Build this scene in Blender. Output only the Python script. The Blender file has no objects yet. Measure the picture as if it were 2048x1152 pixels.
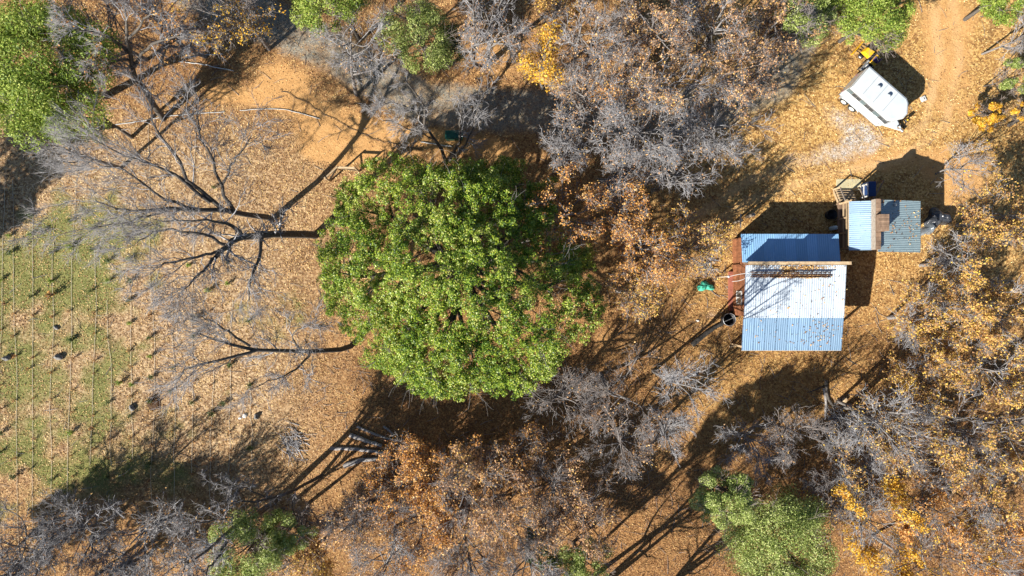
import bpy, math, random
import numpy as np
from mathutils import Vector, Matrix

sc = bpy.context.scene
# ------------------------------------------------------------------ camera, sky, sun, exposure
H = 52.5            # flying height of the camera
PXM = 26.0          # photograph pixels per metre on the ground
cam = bpy.data.cameras.new('camera'); cam.lens = 24.0; cam.sensor_width = 36.0
cam.clip_start = 0.5; cam.clip_end = 3000
camo = bpy.data.objects.new('camera', cam); sc.collection.objects.link(camo)
camo.location = (0, 0, H); camo.rotation_euler = (0, 0, 0); sc.camera = camo
SUN_EL, SUN_DIR = math.radians(33), math.radians(41)   # shadows run 41 degrees above image right
world = bpy.data.worlds.new('World'); sc.world = world; world.use_nodes = True
wn = world.node_tree; bg = wn.nodes['Background']
sky = wn.nodes.new('ShaderNodeTexSky'); sky.sky_type = 'NISHITA'; sky.sun_disc = False
sky.sun_elevation = SUN_EL
sky.sun_rotation = math.radians(90) - (SUN_DIR + math.pi)
sky.air_density = 1.0; sky.dust_density = 0.3; sky.ozone_density = 3.0
wn.links.new(sky.outputs[0], bg.inputs[0]); bg.inputs[1].default_value = 0.05
sun = bpy.data.lights.new('sun', 'SUN'); sun.energy = 5.0; sun.angle = math.radians(0.5); sun.color = (1.0, 0.94, 0.84)
suno = bpy.data.objects.new('sun', sun); sc.collection.objects.link(suno)
ld = Vector((math.cos(SUN_DIR)*math.cos(SUN_EL), math.sin(SUN_DIR)*math.cos(SUN_EL), -math.sin(SUN_EL)))
suno.rotation_euler = ld.to_track_quat('-Z', 'Y').to_euler(); suno.location = (-40, -40, 60)
sc.view_settings.view_transform = 'Standard'; sc.view_settings.look = 'None'
sc.view_settings.gamma = 1; sc.view_settings.use_curve_mapping = False
sc.view_settings.exposure = 1.25
sc.render.engine = 'CYCLES'
sc.cycles.max_bounces = 6; sc.cycles.diffuse_bounces = 3; sc.cycles.transmission_bounces = 4; sc.cycles.transparent_max_bounces = 6

RNG = np.random.default_rng(11)
C = sc.collection

# ------------------------------------------------------------------ helpers
def W(px, py, h=0.0):
    k = (1 - h/H)/PXM
    return ((px-1024)*k, (576-py)*k)
def W3(px, py, h=0.0):
    x, y = W(px, py, h); return np.array([x, y, h])

def vnoise(x, y, scale, seed=0):
    r = np.random.default_rng(seed); g = r.random((256, 256))
    u = np.asarray(x)*scale + 1000.3; v = np.asarray(y)*scale + 1000.7
    i = np.floor(u).astype(int); j = np.floor(v).astype(int)
    fu = u-i; fv = v-j; fu = fu*fu*(3-2*fu); fv = fv*fv*(3-2*fv)
    i0, j0, i1, j1 = i % 256, j % 256, (i+1) % 256, (j+1) % 256
    return (g[i0, j0]*(1-fu)+g[i1, j0]*fu)*(1-fv) + (g[i0, j1]*(1-fu)+g[i1, j1]*fu)*fv
def fnoise(x, y, scale, seed=0):
    return (vnoise(x, y, scale, seed)*.5 + vnoise(x, y, scale*2.1, seed+1)*.28 + vnoise(x, y, scale*4.3, seed+2)*.22)
def gz(x, y):
    return (vnoise(x, y, .12, 5)-.5)*.22 + (vnoise(x, y, .6, 6)-.5)*.05

def props(o, label=None, cat=None, group=None, kind=None):
    if label: o['label'] = label
    if cat: o['category'] = cat
    if group: o['group'] = group
    if kind: o['kind'] = kind
    return o
def empty(name, loc, rz=0.0, label=None, cat=None, group=None):
    o = bpy.data.objects.new(name, None); C.objects.link(o); o.empty_display_size = .3
    o.location = loc; o.rotation_euler = (0, 0, rz)
    return props(o, label, cat, group)
def link(name, me, parent=None, mat=None):
    if mat is not None and len(me.materials) == 0: me.materials.append(mat)
    o = bpy.data.objects.new(name, me); C.objects.link(o)
    if parent is not None: o.parent = parent
    return o
def np_mesh(name, verts, quads, smooth=False, rnd=None, attrs=None):
    me = bpy.data.meshes.new(name)
    verts = np.ascontiguousarray(verts, dtype=np.float32).reshape(-1, 3)
    quads = np.ascontiguousarray(quads, dtype=np.int32)
    k = quads.shape[1]; n = quads.shape[0]
    me.vertices.add(len(verts)); me.vertices.foreach_set('co', verts.ravel())
    me.loops.add(n*k); me.loops.foreach_set('vertex_index', quads.ravel())
    me.polygons.add(n)
    me.polygons.foreach_set('loop_start', np.arange(0, n*k, k, dtype=np.int32))
    me.polygons.foreach_set('loop_total', np.full(n, k, dtype=np.int32))
    if smooth: me.polygons.foreach_set('use_smooth', np.ones(n, dtype=bool))
    if rnd is not None:
        a = me.attributes.new('rnd', 'FLOAT', 'FACE'); a.data.foreach_set('value', np.asarray(rnd, dtype=np.float32))
    if attrs:
        for nm, arr in attrs.items():
            a = me.attributes.new(nm, 'FLOAT', 'POINT'); a.data.foreach_set('value', np.asarray(arr, dtype=np.float32))
    me.update(calc_edges=True); me.validate()
    return me

class MB:
    """collects simple solids into one mesh"""
    def __init__(s): s.v = []; s.f = []; s.sm = []
    def add(s, vs, fs, smooth=False):
        o = len(s.v); s.v += [tuple(v) for v in vs]
        for f in fs: s.f.append(tuple(o+i for i in f)); s.sm.append(smooth)
        return s
    def box(s, x0, x1, y0, y1, z0, z1, M=None, b=0.0):
        if b <= 0:
            vs = [(x, y, z) for z in (z0, z1) for y in (y0, y1) for x in (x0, x1)]
            fs = [(0, 2, 3, 1), (4, 5, 7, 6), (0, 1, 5, 4), (2, 6, 7, 3), (0, 4, 6, 2), (1, 3, 7, 5)]
        else:   # box with chamfered top edge
            vs = [(x0, y0, z0), (x1, y0, z0), (x1, y1, z0), (x0, y1, z0), (x0, y0, z1-b), (x1, y0, z1-b), (x1, y1, z1-b), (x0, y1, z1-b),
                  (x0+b, y0+b, z1), (x1-b, y0+b, z1), (x1-b, y1-b, z1), (x0+b, y1-b, z1)]
            fs = [(3, 2, 1, 0), (8, 9, 10, 11)] + [(i, (i+1) % 4, 4+(i+1) % 4, 4+i) for i in range(4)] + [(4+i, 4+(i+1) % 4, 8+(i+1) % 4, 8+i) for i in range(4)]
        if M is not None: vs = [tuple(M @ Vector(v)) for v in vs]
        return s.add(vs, fs)
    def beam(s, a, b, w, h=None):
        a = Vector(a); b = Vector(b); h = h or w; d = b-a; L = d.length
        q = d.to_track_quat('X', 'Z').to_matrix().to_4x4(); M = Matrix.Translation(a) @ q
        return s.box(0, L, -w/2, w/2, -h/2, h/2, M)
    def tube(s, pts, r, k=8, caps=True):
        pts = [Vector(p) for p in pts]; n = len(pts)
        rs = r if isinstance(r, (list, tuple)) else [r]*n
        vs = []; ref = Vector((0, 0, 1))
        for i, p in enumerate(pts):
            t = (pts[min(i+1, n-1)]-pts[max(i-1, 0)]).normalized()
            u = t.cross(ref); u = t.cross(Vector((1, 0, 0))) if u.length < .2 else u
            u.normalize(); w = t.cross(u)
            for j in range(k):
                a = 2*math.pi*j/k; vs.append(p+(u*math.cos(a)+w*math.sin(a))*rs[i])
        fs = [(i*k+j, i*k+(j+1) % k, (i+1)*k+(j+1) % k, (i+1)*k+j) for i in range(n-1) for j in range(k)]
        o = len(s.v); s.add(vs, fs, True)
        if caps:
            s.f.append(tuple(o+j for j in reversed(range(k)))); s.sm.append(False)
            s.f.append(tuple(o+(n-1)*k+j for j in range(k))); s.sm.append(False)
        return s
    def lathe(s, prof, c=(0, 0, 0), k=20, M=None):
        vs = []
        for (r, z) in prof:
            for j in range(k):
                a = 2*math.pi*j/k; vs.append(Vector((c[0]+r*math.cos(a), c[1]+r*math.sin(a), c[2]+z)))
        if M is not None: vs = [M @ v for v in vs]
        fs = [(i*k+j, i*k+(j+1) % k, (i+1)*k+(j+1) % k, (i+1)*k+j) for i in range(len(prof)-1) for j in range(k)]
        return s.add(vs, fs, True)
    def prism(s, poly, z0, z1):
        n = len(poly)
        vs = [(x, y, z0) for x, y in poly] + [(x, y, z1) for x, y in poly]
        return s.add(vs, [tuple(reversed(range(n))), tuple(range(n, 2*n))] + [(i, (i+1) % n, n+(i+1) % n, n+i) for i in range(n)])
    def mesh(s, name):
        me = bpy.data.meshes.new(name); me.from_pydata(s.v, [], s.f)
        me.polygons.foreach_set('use_smooth', s.sm); me.update(); return me
    def build(s, name, mat, parent=None):
        return link(name, s.mesh(name), parent, mat)
def rename_dup(o, parent, me=None):
    c = o.copy(); C.objects.link(c)
    if parent is not None: c.parent = parent
    return c

# ------------------------------------------------------------------ materials
def newmat(name, rough=.8, metal=0.0, spec=.3):
    m = bpy.data.materials.new(name); m.use_nodes = True
    nt = m.node_tree; b = nt.nodes['Principled BSDF']
    b.inputs['Roughness'].default_value = rough; b.inputs['Metallic'].default_value = metal
    b.inputs['Specular IOR Level'].default_value = spec
    return m, nt, b
def ramp(nt, stops, fac, mode='LINEAR'):
    r = nt.nodes.new('ShaderNodeValToRGB'); r.color_ramp.interpolation = mode
    e = r.color_ramp.elements
    e[0].position, e[0].color = stops[0][0], (*stops[0][1], 1)
    e[1].position, e[1].color = stops[-1][0], (*stops[-1][1], 1)
    for p, c in stops[1:-1]:
        q = e.new(p); q.color = (*c, 1)
    nt.links.new(fac, r.inputs[0]); return r.outputs[0]
def tex_noise(nt, scale, detail=4, rough=.6, coord=None, dist=0):
    n = nt.nodes.new('ShaderNodeTexNoise'); n.inputs['Scale'].default_value = scale
    n.inputs['Detail'].default_value = detail; n.inputs['Roughness'].default_value = rough; n.inputs['Distortion'].default_value = dist
    if coord is not None: nt.links.new(coord, n.inputs['Vector'])
    return n.outputs[0]
def coords(nt, kind='Object', scale=None):
    t = nt.nodes.new('ShaderNodeTexCoord'); o = t.outputs[kind]
    if scale:
        m = nt.nodes.new('ShaderNodeMapping'); m.inputs['Scale'].default_value = scale
        nt.links.new(o, m.inputs[0]); o = m.outputs[0]
    return o
def mixc(nt, fac, a, b, mode='MIX'):
    m = nt.nodes.new('ShaderNodeMix'); m.data_type = 'RGBA'; m.blend_type = mode
    for s, v in ((m.inputs[0], fac), (m.inputs[6], a), (m.inputs[7], b)):
        if hasattr(v, 'is_output') or isinstance(v, bpy.types.NodeSocket): nt.links.new(v, s)
        elif isinstance(v, tuple): s.default_value = (*v, 1)
        else: s.default_value = v
    return m.outputs[2]
def mathn(nt, op, a, b=0.0, clamp=False):
    m = nt.nodes.new('ShaderNodeMath'); m.operation = op; m.use_clamp = clamp
    for s, v in ((m.inputs[0], a), (m.inputs[1], b)):
        if isinstance(v, bpy.types.NodeSocket): nt.links.new(v, s)
        else: s.default_value = v
    return m.outputs[0]
def bump(nt, b, h, strength=.4, dist=.03):
    n = nt.nodes.new('ShaderNodeBump'); n.inputs['Strength'].default_value = strength; n.inputs['Distance'].default_value = dist
    nt.links.new(h, n.inputs['Height']); nt.links.new(n.outputs[0], b.inputs['Normal'])
def simple(name, c1, c2, scale=6, rough=.8, metal=0.0, spec=.3, bmp=.3, stretch=None, rnd=False):
    m, nt, b = newmat(name, rough, metal, spec)
    co = coords(nt, 'Object', stretch)
    n = tex_noise(nt, scale, 5, .65, co)
    col = ramp(nt, [(.3, c1), (.7, c2)], n)
    if rnd:   # every piece a little lighter or darker
        oi = nt.nodes.new('ShaderNodeObjectInfo')
        f = mathn(nt, 'MULTIPLY_ADD', oi.outputs['Random'], .45); f.node.inputs[2].default_value = .75
        vm = nt.nodes.new('ShaderNodeVectorMath'); vm.operation = 'SCALE'
        nt.links.new(col, vm.inputs[0]); nt.links.new(f, vm.inputs['Scale']); col = vm.outputs[0]
    nt.links.new(col, b.inputs['Base Color'])
    if bmp: bump(nt, b, n, bmp, .02)
    return m
def leafmat(name, stops, trans=.35, rough=.55, nscale=.35):
    m, nt, b = newmat(name, rough, 0, .35)
    a = nt.nodes.new('ShaderNodeAttribute'); a.attribute_name = 'rnd'
    n = tex_noise(nt, nscale, 3, .5, coords(nt, 'Object'))
    f = mathn(nt, 'MULTIPLY_ADD', mathn(nt, 'SUBTRACT', n, .5), 1.1); nt.links.new(a.outputs['Fac'], f.node.inputs[2])
    col = ramp(nt, stops, mathn(nt, 'ADD', f, 0, True))
    nt.links.new(col, b.inputs['Base Color'])
    t = nt.nodes.new('ShaderNodeBsdfTranslucent'); nt.links.new(col, t.inputs[0])
    mx = nt.nodes.new('ShaderNodeMixShader'); mx.inputs[0].default_value = trans
    out = nt.nodes['Material Output']
    nt.links.new(b.outputs[0], mx.inputs[1]); nt.links.new(t.outputs[0], mx.inputs[2]); nt.links.new(mx.outputs[0], out.inputs[0])
    return m

M = {}
M['bark'] = simple('bark', (.035, .03, .026), (.13, .115, .10), 5, .9, bmp=.6, stretch=(3, 3, .8))
M['bark_black'] = simple('black_bark', (.012, .011, .01), (.06, .055, .05), 5, .9, bmp=.6)  # near-black bark tone, used for the log beside the barrel
M['bark_mid'] = simple('bark_mid', (.09, .083, .078), (.27, .25, .24), 5, .88, bmp=.6, stretch=(3, 3, .8))
M['bark_pale'] = simple('bark_pale', (.14, .13, .125), (.36, .34, .33), 6, .85, bmp=.5)
M['twig_grey'] = simple('twig_grey', (.20, .197, .205), (.45, .445, .46), 1.2, .8, bmp=0)
M['twig_fine'] = simple('twig_fine', (.10, .094, .095), (.28, .27, .275), 1.6, .8, bmp=0)
M['twig_white'] = simple('twig_white', (.40, .39, .39), (.66, .64, .63), 1.2, .8, bmp=0)
M['twig_brown'] = simple('twig_brown', (.15, .12, .105), (.33, .28, .25), 1.2, .8, bmp=0)
M['leaf_oak'] = leafmat('leaf_oak', [(0, (.03, .07, .014)), (.25, (.085, .165, .018)), (.55, (.20, .32, .026)), (.82, (.42, .48, .05)), (1, (.58, .60, .20))], .34, .42)
M['leaf_bright'] = leafmat('leaf_bright', [(0, (.08, .14, .02)), (.5, (.24, .34, .045)), (1, (.46, .50, .12))], .35)
M['leaf_dark'] = leafmat('leaf_dark', [(0, (.02, .045, .014)), (.5, (.06, .105, .026)), (1, (.17, .22, .07))], .25)
M['leaf_sage'] = leafmat('leaf_sage', [(0, (.11, .16, .03)), (.5, (.30, .38, .085)), (1, (.55, .58, .24))], .3)
M['leaf_orange'] = leafmat('leaf_orange', [(0, (.24, .09, .03)), (.35, (.55, .25, .07)), (.7, (.74, .38, .08)), (1, (.80, .52, .22))], .3, nscale=.5)
M['leaf_gold'] = leafmat('leaf_gold', [(0, (.36, .16, .02)), (.4, (.70, .38, .03)), (.75, (.82, .52, .05)), (1, (.80, .60, .16))], .3, nscale=.5)
M['leaf_peach'] = leafmat('leaf_peach', [(0, (.22, .11, .055)), (.45, (.52, .29, .14)), (.8, (.70, .44, .22)), (1, (.76, .48, .12))], .3, nscale=.5)
M['leaf_mixed'] = leafmat('leaf_mixed', [(0, (.22, .10, .04)), (.35, (.50, .27, .10)), (.65, (.66, .42, .13)), (1, (.72, .50, .08))], .3, nscale=.5)
M['litter'] = leafmat('litter', [(0, (.08, .035, .016)), (.3, (.27, .13, .05)), (.6, (.50, .30, .115)), (.87, (.68, .45, .17)), (1, (.78, .60, .30))], .1, .6, nscale=.2)
M['needle_dead'] = simple('dead_stems', (.10, .05, .03), (.22, .12, .08), 5)

# ------------------------------------------------------------------ ground
def gauss(px, py, cx, cy, rx, ry, ang=0):
    a = math.radians(ang); dx = px-cx; dy = py-cy
    u = (dx*math.cos(a)+dy*math.sin(a))/rx; v = (-dx*math.sin(a)+dy*math.cos(a))/ry
    return np.exp(-(u*u+v*v)**1.5)
def pathmask(px, py, pts, w):
    d = np.full(px.shape, 1e9)
    for (x0, y0), (x1, y1) in zip(pts[:-1], pts[1:]):
        L2 = (x1-x0)**2+(y1-y0)**2
        t = np.clip(((px-x0)*(x1-x0)+(py-y0)*(y1-y0))/L2, 0, 1)
        d = np.minimum(d, np.hypot(px-x0-t*(x1-x0), py-y0-t*(y1-y0)))
    return np.clip((w-d)/(w*.45), 0, 1)
ROAD = [(300, -60), (560, 50), (690, 120), (840, 205), (1040, 225), (1250, 235), (1440, 215), (1545, 165), (1600, 60), (1660, -80)]
def masks(x, y):
    px = 1024+x*PXM; py = 576-y*PXM
    n1 = fnoise(x, y, .25, 20); n2 = fnoise(x, y, .7, 30); n3 = fnoise(x, y, .12, 40)
    gr = np.clip((470-px)/260, 0, 1)*np.clip((py-300)/140, 0, 1)*np.clip((1180-py)/260, 0, 1)*.95
    gr = np.maximum(gr, .5*gauss(px, py, 590, 625, 60, 60)); gr = np.maximum(gr, .45*gauss(px, py, 520, 640, 120, 50))
    gr = np.maximum(gr, .55*gauss(px, py, 1405, 600, 45, 40)); gr = np.maximum(gr, .35*gauss(px, py, 1890, 300, 90, 60))
    grass = np.clip((gr*1.15 - 1.35*n1 - 1.3*n2 + .66)*2.0, 0, 1)*(gr > .03)
    so = .9*gauss(px, py, 590, 190, 110, 55, 25)+.9*gauss(px, py, 640, 290, 90, 55)+.8*gauss(px, py, 740, 300, 110, 45, 10)+.8*gauss(px, py, 1000, 110, 110, 60)
    so = so+1.0*gauss(px, py, 1895, 60, 75, 95)+.8*gauss(px, py, 1890, 190, 90, 70)+.9*gauss(px, py, 1800, 320, 150, 40, 5)+.9*gauss(px, py, 1920, 370, 70, 90)
    so = so+.7*gauss(px, py, 1240, 690, 110, 60)+.6*gauss(px, py, 1460, 760, 170, 60)+.5*gauss(px, py, 900, 300, 100, 40)+.4*gauss(px, py, 560, 130, 60, 50)+.6*gauss(px, py, 690, 700, 70, 90)+.5*gauss(px,py,1800,560,60,50)
    so = so+.5*gauss(px, py, 60, 530, 80, 40, 20)+.4*gauss(px, py, 230, 590, 90, 25, 10)
    n5 = fnoise(x, y, 1.6, 35); so = so+.8*pathmask(px, py, [(430, 190), (560, 196), (700, 243), (880, 280), (1010, 300)], 26)
    soil = np.clip((so*1.45-1.0*n2-.5*n1-.55*(n5-.35))*1.9, 0, 1)
    rut = np.zeros_like(px)
    for o in (-20, 20): rut = np.maximum(rut, pathmask(px, py, [(1880+o, -60), (1900+o, 120), (1870+o, 250), (1800, 300+o), (1650, 330+o), (1500, 380+o), (1380, 460+o)], 11))
    rut = rut*np.clip(1.3-n2*1.2, 0, 1)
    rd = pathmask(px, py, ROAD, 62)
    road = np.clip((rd*1.5-1.0*n2-.35*n1)*1.5, 0, 1)
    gv = 1.0*gauss(px, py, 1690, 250, 85, 35, 38)+.9*gauss(px, py, 1670, 310, 90, 26, -8)+.8*gauss(px, py, 1740, 270, 50, 30)+.7*gauss(px, py, 1410, 640, 36, 26, -30)+.4*gauss(px, py, 1560, 330, 80, 40)
    grav = np.clip((gv*1.3-1.5*n2-.45*(n5-.3))*1.4, 0, 1)
    pale = np.clip((760-px+120*(n3-.5))/260, 0, 1)*np.clip((py-190)/120, 0, 1)*np.clip((1060-py)/200, 0, 1)
    bn = np.clip((px-560)/250, 0, 1)*np.clip((py-560)/160, 0, 1)+.6*np.clip((py-360)/60, 0, 1)*gauss(px, py, 1330, 560, 240, 230)+.5*gauss(px, py, 1000, 120, 240, 100)+.6*gauss(px, py, 300, 90, 260, 130)
    brown = np.clip(bn*(.55+.9*n1), 0, 1)
    gold = np.clip((px-1180)/350, 0, 1)*np.clip((760-py)/300, 0, 1)*(.75+.5*n1)
    gold = np.clip(np.maximum(gold, .7*np.clip((px-1250)/200, 0, 1)*gauss(px, py, 1480, 770, 320, 120)), 0, 1)
    return grass, soil, road, grav, pale, brown, rut, gold
fx = np.arange(-44, 44.01, .3); fy = np.arange(-27, 27.01, .3)
ex = np.array([-900, -400, -200, -120, -80, -60, -50]); ey = np.array([-900, -400, -200, -110, -70, -45, -34])
gx = np.concatenate([ex, fx, -ex[::-1]]); gy = np.concatenate([ey, fy, -ey[::-1]])
GX, GY = np.meshgrid(gx, gy, indexing='ij'); nx, ny = GX.shape
gm = masks(GX.ravel(), GY.ravel())
gv = np.stack([GX.ravel(), GY.ravel(), gz(GX.ravel(), GY.ravel())], 1)
ii, jj = np.meshgrid(np.arange(nx-1), np.arange(ny-1), indexing='ij'); q0 = (ii*ny+jj).ravel()
gq = np.stack([q0, q0+ny, q0+ny+1, q0+1], 1)
gme = np_mesh('ground', gv, gq, True, attrs={'grass': gm[0], 'soil': gm[1], 'pale': gm[4], 'brown': gm[5], 'rut': gm[6], 'gold': gm[7], 'road': gm[2], 'gravel': gm[3]})
def ground_mat():
    m, nt, b = newmat('ground_soil_and_litter', .95, 0, .1)
    co = coords(nt, 'Object')
    def at(n):
        a = nt.nodes.new('ShaderNodeAttribute'); a.attribute_name = n; return a.outputs['Fac']
    def vor(scale):
        v = nt.nodes.new('ShaderNodeTexVoronoi'); v.inputs['Scale'].default_value = scale
        nt.links.new(co, v.inputs['Vector'])
        s = nt.nodes.new('ShaderNodeSeparateColor'); nt.links.new(v.outputs['Color'], s.inputs[0]); return s.outputs[0], v.outputs['Distance']
    v1, d1 = vor(7.5); v2, d2 = vor(13)
    lit = ramp(nt, [(0, (.07, .035, .018)), (.3, (.24, .13, .058)), (.65, (.44, .265, .11)), (1, (.64, .44, .20))], v1)
    lit2 = ramp(nt, [(0, (.10, .045, .02)), (.5, (.26, .135, .055)), (1, (.42, .24, .11))], v2)
    lit = mixc(nt, .5, lit, lit2)
    big = tex_noise(nt, .35, 4, .6, co)
    lit = mixc(nt, mathn(nt, 'MULTIPLY', big, .5), lit, (.30, .15, .06))
    lit = mixc(nt, mathn(nt, 'MULTIPLY', at('pale'), .55), lit, ramp(nt, [(0, (.16, .11, .065)), (.5, (.36, .27, .17)), (1, (.60, .48, .32))], v1))
    lit = mixc(nt, mathn(nt, 'MULTIPLY', at('brown'), .6), lit, ramp(nt, [(0, (.06, .026, .012)), (.5, (.21, .10, .04)), (1, (.42, .23, .09))], v2))
    lit = mixc(nt, mathn(nt, 'MULTIPLY', at('gold'), .6), lit, ramp(nt, [(0, (.22, .11, .035)), (.5, (.50, .30, .09)), (1, (.72, .50, .19))], v1))
    damp = tex_noise(nt, .9, 5, .7, co, .6)
    lit = mixc(nt, ramp(nt, [(.52, (0, 0, 0)), (.68, (.55, .55, .55))], damp), lit, (.10, .055, .03))
    fine = tex_noise(nt, 9, 6, .75, co)
    mid = tex_noise(nt, 1.6, 5, .7, co)
    soil = ramp(nt, [(.25, (.30, .15, .055)), (.5, (.50, .28, .11)), (.8, (.64, .40, .19))], mathn(nt, 'ADD', mathn(nt, 'MULTIPLY', fine, .5), mathn(nt, 'MULTIPLY', mid, .5)))
    grs = ramp(nt, [(.3, (.09, .105, .03)), (.5, (.17, .185, .055)), (.72, (.30, .285, .11))], mathn(nt, 'ADD', mathn(nt, 'MULTIPLY', fine, .65), mathn(nt, 'MULTIPLY', mid, .35)))
    rd = ramp(nt, [(0, (.09, .088, .082)), (.5, (.21, .195, .16)), (1, (.38, .34, .26))], mathn(nt, 'ADD', mathn(nt, 'MULTIPLY', v2, .5), mathn(nt, 'MULTIPLY', fine, .5)))
    gvl = ramp(nt, [(0, (.18, .15, .12)), (.5, (.36, .33, .30)), (1, (.60, .57, .56))], v2)
    c = mixc(nt, mathn(nt, 'MULTIPLY', at('soil'), .92), lit, soil)
    c = mixc(nt, mathn(nt, 'MULTIPLY', at('rut'), .5), c, (.60, .40, .21))
    c = mixc(nt, mathn(nt, 'MULTIPLY', at('grass'), .85), c, grs)
    rmask = mathn(nt, 'MULTIPLY', at('road'), ramp(nt, [(.3, (.35,)*3), (.6, (1,)*3)], mid))
    c = mixc(nt, rmask, c, rd)
    c = mixc(nt, mathn(nt, 'MULTIPLY', at('gravel'), ramp(nt, [(.35, (.25,)*3), (.6, (.95,)*3)], mid)), c, gvl)
    nt.links.new(c, b.inputs['Base Color'])
    bump(nt, b, mathn(nt, 'ADD', fine, mathn(nt, 'MULTIPLY', v1, .6)), .8, .06)
    return m
M['ground'] = ground_mat()
g = link('ground', gme, None, M['ground']); props(g, 'leaf strewn orange earth with patchy grass and a gravel track', None, None, 'structure')

# ------------------------------------------------------------------ leaf quads
def leaf_quads(P, N, S, rng, asp=.62, fold=.25):
    """rhombic folded leaves at P, facing N, length S"""
    n = len(P)
    N = N/np.maximum(np.linalg.norm(N, axis=1, keepdims=True), 1e-6)
    T = rng.normal(size=(n, 3)); T -= (T*N).sum(1, keepdims=True)*N; T /= np.maximum(np.linalg.norm(T, axis=1, keepdims=True), 1e-6)
    B = np.cross(N, T); S = np.asarray(S).reshape(-1, 1)
    v = np.stack([P-T*S*.42+B*S*asp*.5+N*S*fold*.3, P-T*S*.42-B*S*asp*.5-N*S*fold*.3, P+T*S*.58], 1)
    return v.reshape(-1, 3), np.arange(n*3).reshape(n, 3)
def leaf_mesh(name, P, N, S, rng, **k):
    v, t = leaf_quads(P, N, S, rng, **k)
    return np_mesh(name, v, t, rnd=rng.random(len(P)))

# litter lying on the ground
def scatter(n, x0, x1, y0, y1, rng): return rng.uniform(x0, x1, n), rng.uniform(y0, y1, n)
def litter():
    rng = np.random.default_rng(3)
    x, y = scatter(500000, -43, 43, -25.5, 25.5, rng)
    gr, so, rd, gv_, pl, bw, rt, gd = masks(x, y)
    d = (.12+1.35*fnoise(x, y, .45, 77)*(.6+.8*vnoise(x, y, 1.8, 78)))*(1-.38*gr)*(1-.85*so)*(1-.6*rt)*(1-.8*rd)*(1-.55*gv_)
    k = rng.random(len(x)) < d*.82
    x, y = x[k], y[k]; n = len(x); bw = bw[k]; gd = gd[k]; tone = fnoise(x, y, .5, 91)
    P = np.stack([x, y, gz(x, y)+.015+rng.random(n)*.03], 1)
    N = rng.normal(size=(n, 3))*.42; N[:, 2] = 1
    S = rng.uniform(.05, .12, n)
    v, t = leaf_quads(P, N, S, rng, asp=.72, fold=.35); rv = np.clip(rng.random(n)*(1-.38*bw)+(tone-.5)*.45+.12*gd, 0, 1)
    o = link('leaf_litter', np_mesh('leaf_litter', v, t, rnd=rv), None, M['litter'])
    props(o, 'dry tan and orange fallen leaves covering the ground', 'fallen leaves', None, 'stuff')
litter()
def ground_sticks():
    rng = np.random.default_rng(31); x, y = scatter(5200, -41, 41, -24, 24, rng)
    k = rng.random(len(x)) < np.clip(masks(x, y)[5]+.25, 0, 1); x, y = x[k], y[k]; n = len(x)
    a = rng.uniform(0, 3.1416, n); l = rng.uniform(.12, .7, n); z = gz(x, y)+.03
    P = np.stack([np.stack([x-np.cos(a)*l, y-np.sin(a)*l, z], 1), np.stack([x+rng.normal(size=n)*.05, y+rng.normal(size=n)*.05, z+.03], 1), np.stack([x+np.cos(a)*l, y+np.sin(a)*l, z], 1)], 1)
    v, q = tube_mesh_data(P, rng.uniform(.006, .022, n)[:, None]*np.array([[1, .9, .5]]), 3)
    o = link('fallen_twigs', np_mesh('fallen_twigs', v, q), None, M['twig_fine']); props(o, 'small grey broken twigs lying among the leaves', 'twigs', None, 'stuff')
def grass():
    rng = np.random.default_rng(4)
    x, y = scatter(300000, -43, -12, -25, 13, rng)
    gr = masks(x, y)[0]; k = rng.random(len(x)) < gr*.55*(.3+vnoise(x, y, 1.2, 9)); x, y = x[k], y[k]; n = len(x)
    a = rng.uniform(0, 6.283, n); h = rng.uniform(.03, .09, n); w = rng.uniform(.012, .03, n)
    z = gz(x, y)
    L = rng.normal(size=(n, 2))*.04
    v = np.stack([np.stack([x-np.cos(a)*w, y-np.sin(a)*w, z], 1), np.stack([x+np.cos(a)*w, y+np.sin(a)*w, z], 1), np.stack([x+L[:, 0], y+L[:, 1], z+h], 1)], 1)
    me = np_mesh('grass', v, np.arange(n*3).reshape(n, 3), rnd=rng.random(n))
    o = link('grass', me, None, leafmat('grass_blades', [(0, (.07, .11, .02)), (.5, (.14, .19, .035)), (1, (.30, .30, .10))], .3))
    props(o, 'short green grass growing patchily across the orchard', 'grass', None, 'stuff')
grass()

# ------------------------------------------------------------------ trees
def tube_mesh_data(P, R, k):
    """P (B,n,3), R (B,n) -> verts, quads"""
    B, n, _ = P.shape
    T = np.gradient(P, axis=1); T /= np.maximum(np.linalg.norm(T, axis=2, keepdims=True), 1e-9)
    ref = np.zeros_like(T); ref[..., 0] = .31; ref[..., 1] = .53; ref[..., 2] = .79
    U = np.cross(T, ref); U /= np.maximum(np.linalg.norm(U, axis=2, keepdims=True), 1e-6)
    V = np.cross(T, U)
    a = np.arange(k)*2*math.pi/k
    ring = P[:, :, None, :] + R[:, :, None, None]*(U[:, :, None, :]*np.cos(a)[None, None, :, None]+V[:, :, None, :]*np.sin(a)[None, None, :, None])
    idx = np.arange(B*n*k).reshape(B, n, k)
    q = np.stack([idx[:, :-1, :], np.roll(idx, -1, 2)[:, :-1, :], np.roll(idx, -1, 2)[:, 1:, :], idx[:, 1:, :]], -1).reshape(-1, 4)
    return ring.reshape(-1, 3), q
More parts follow.
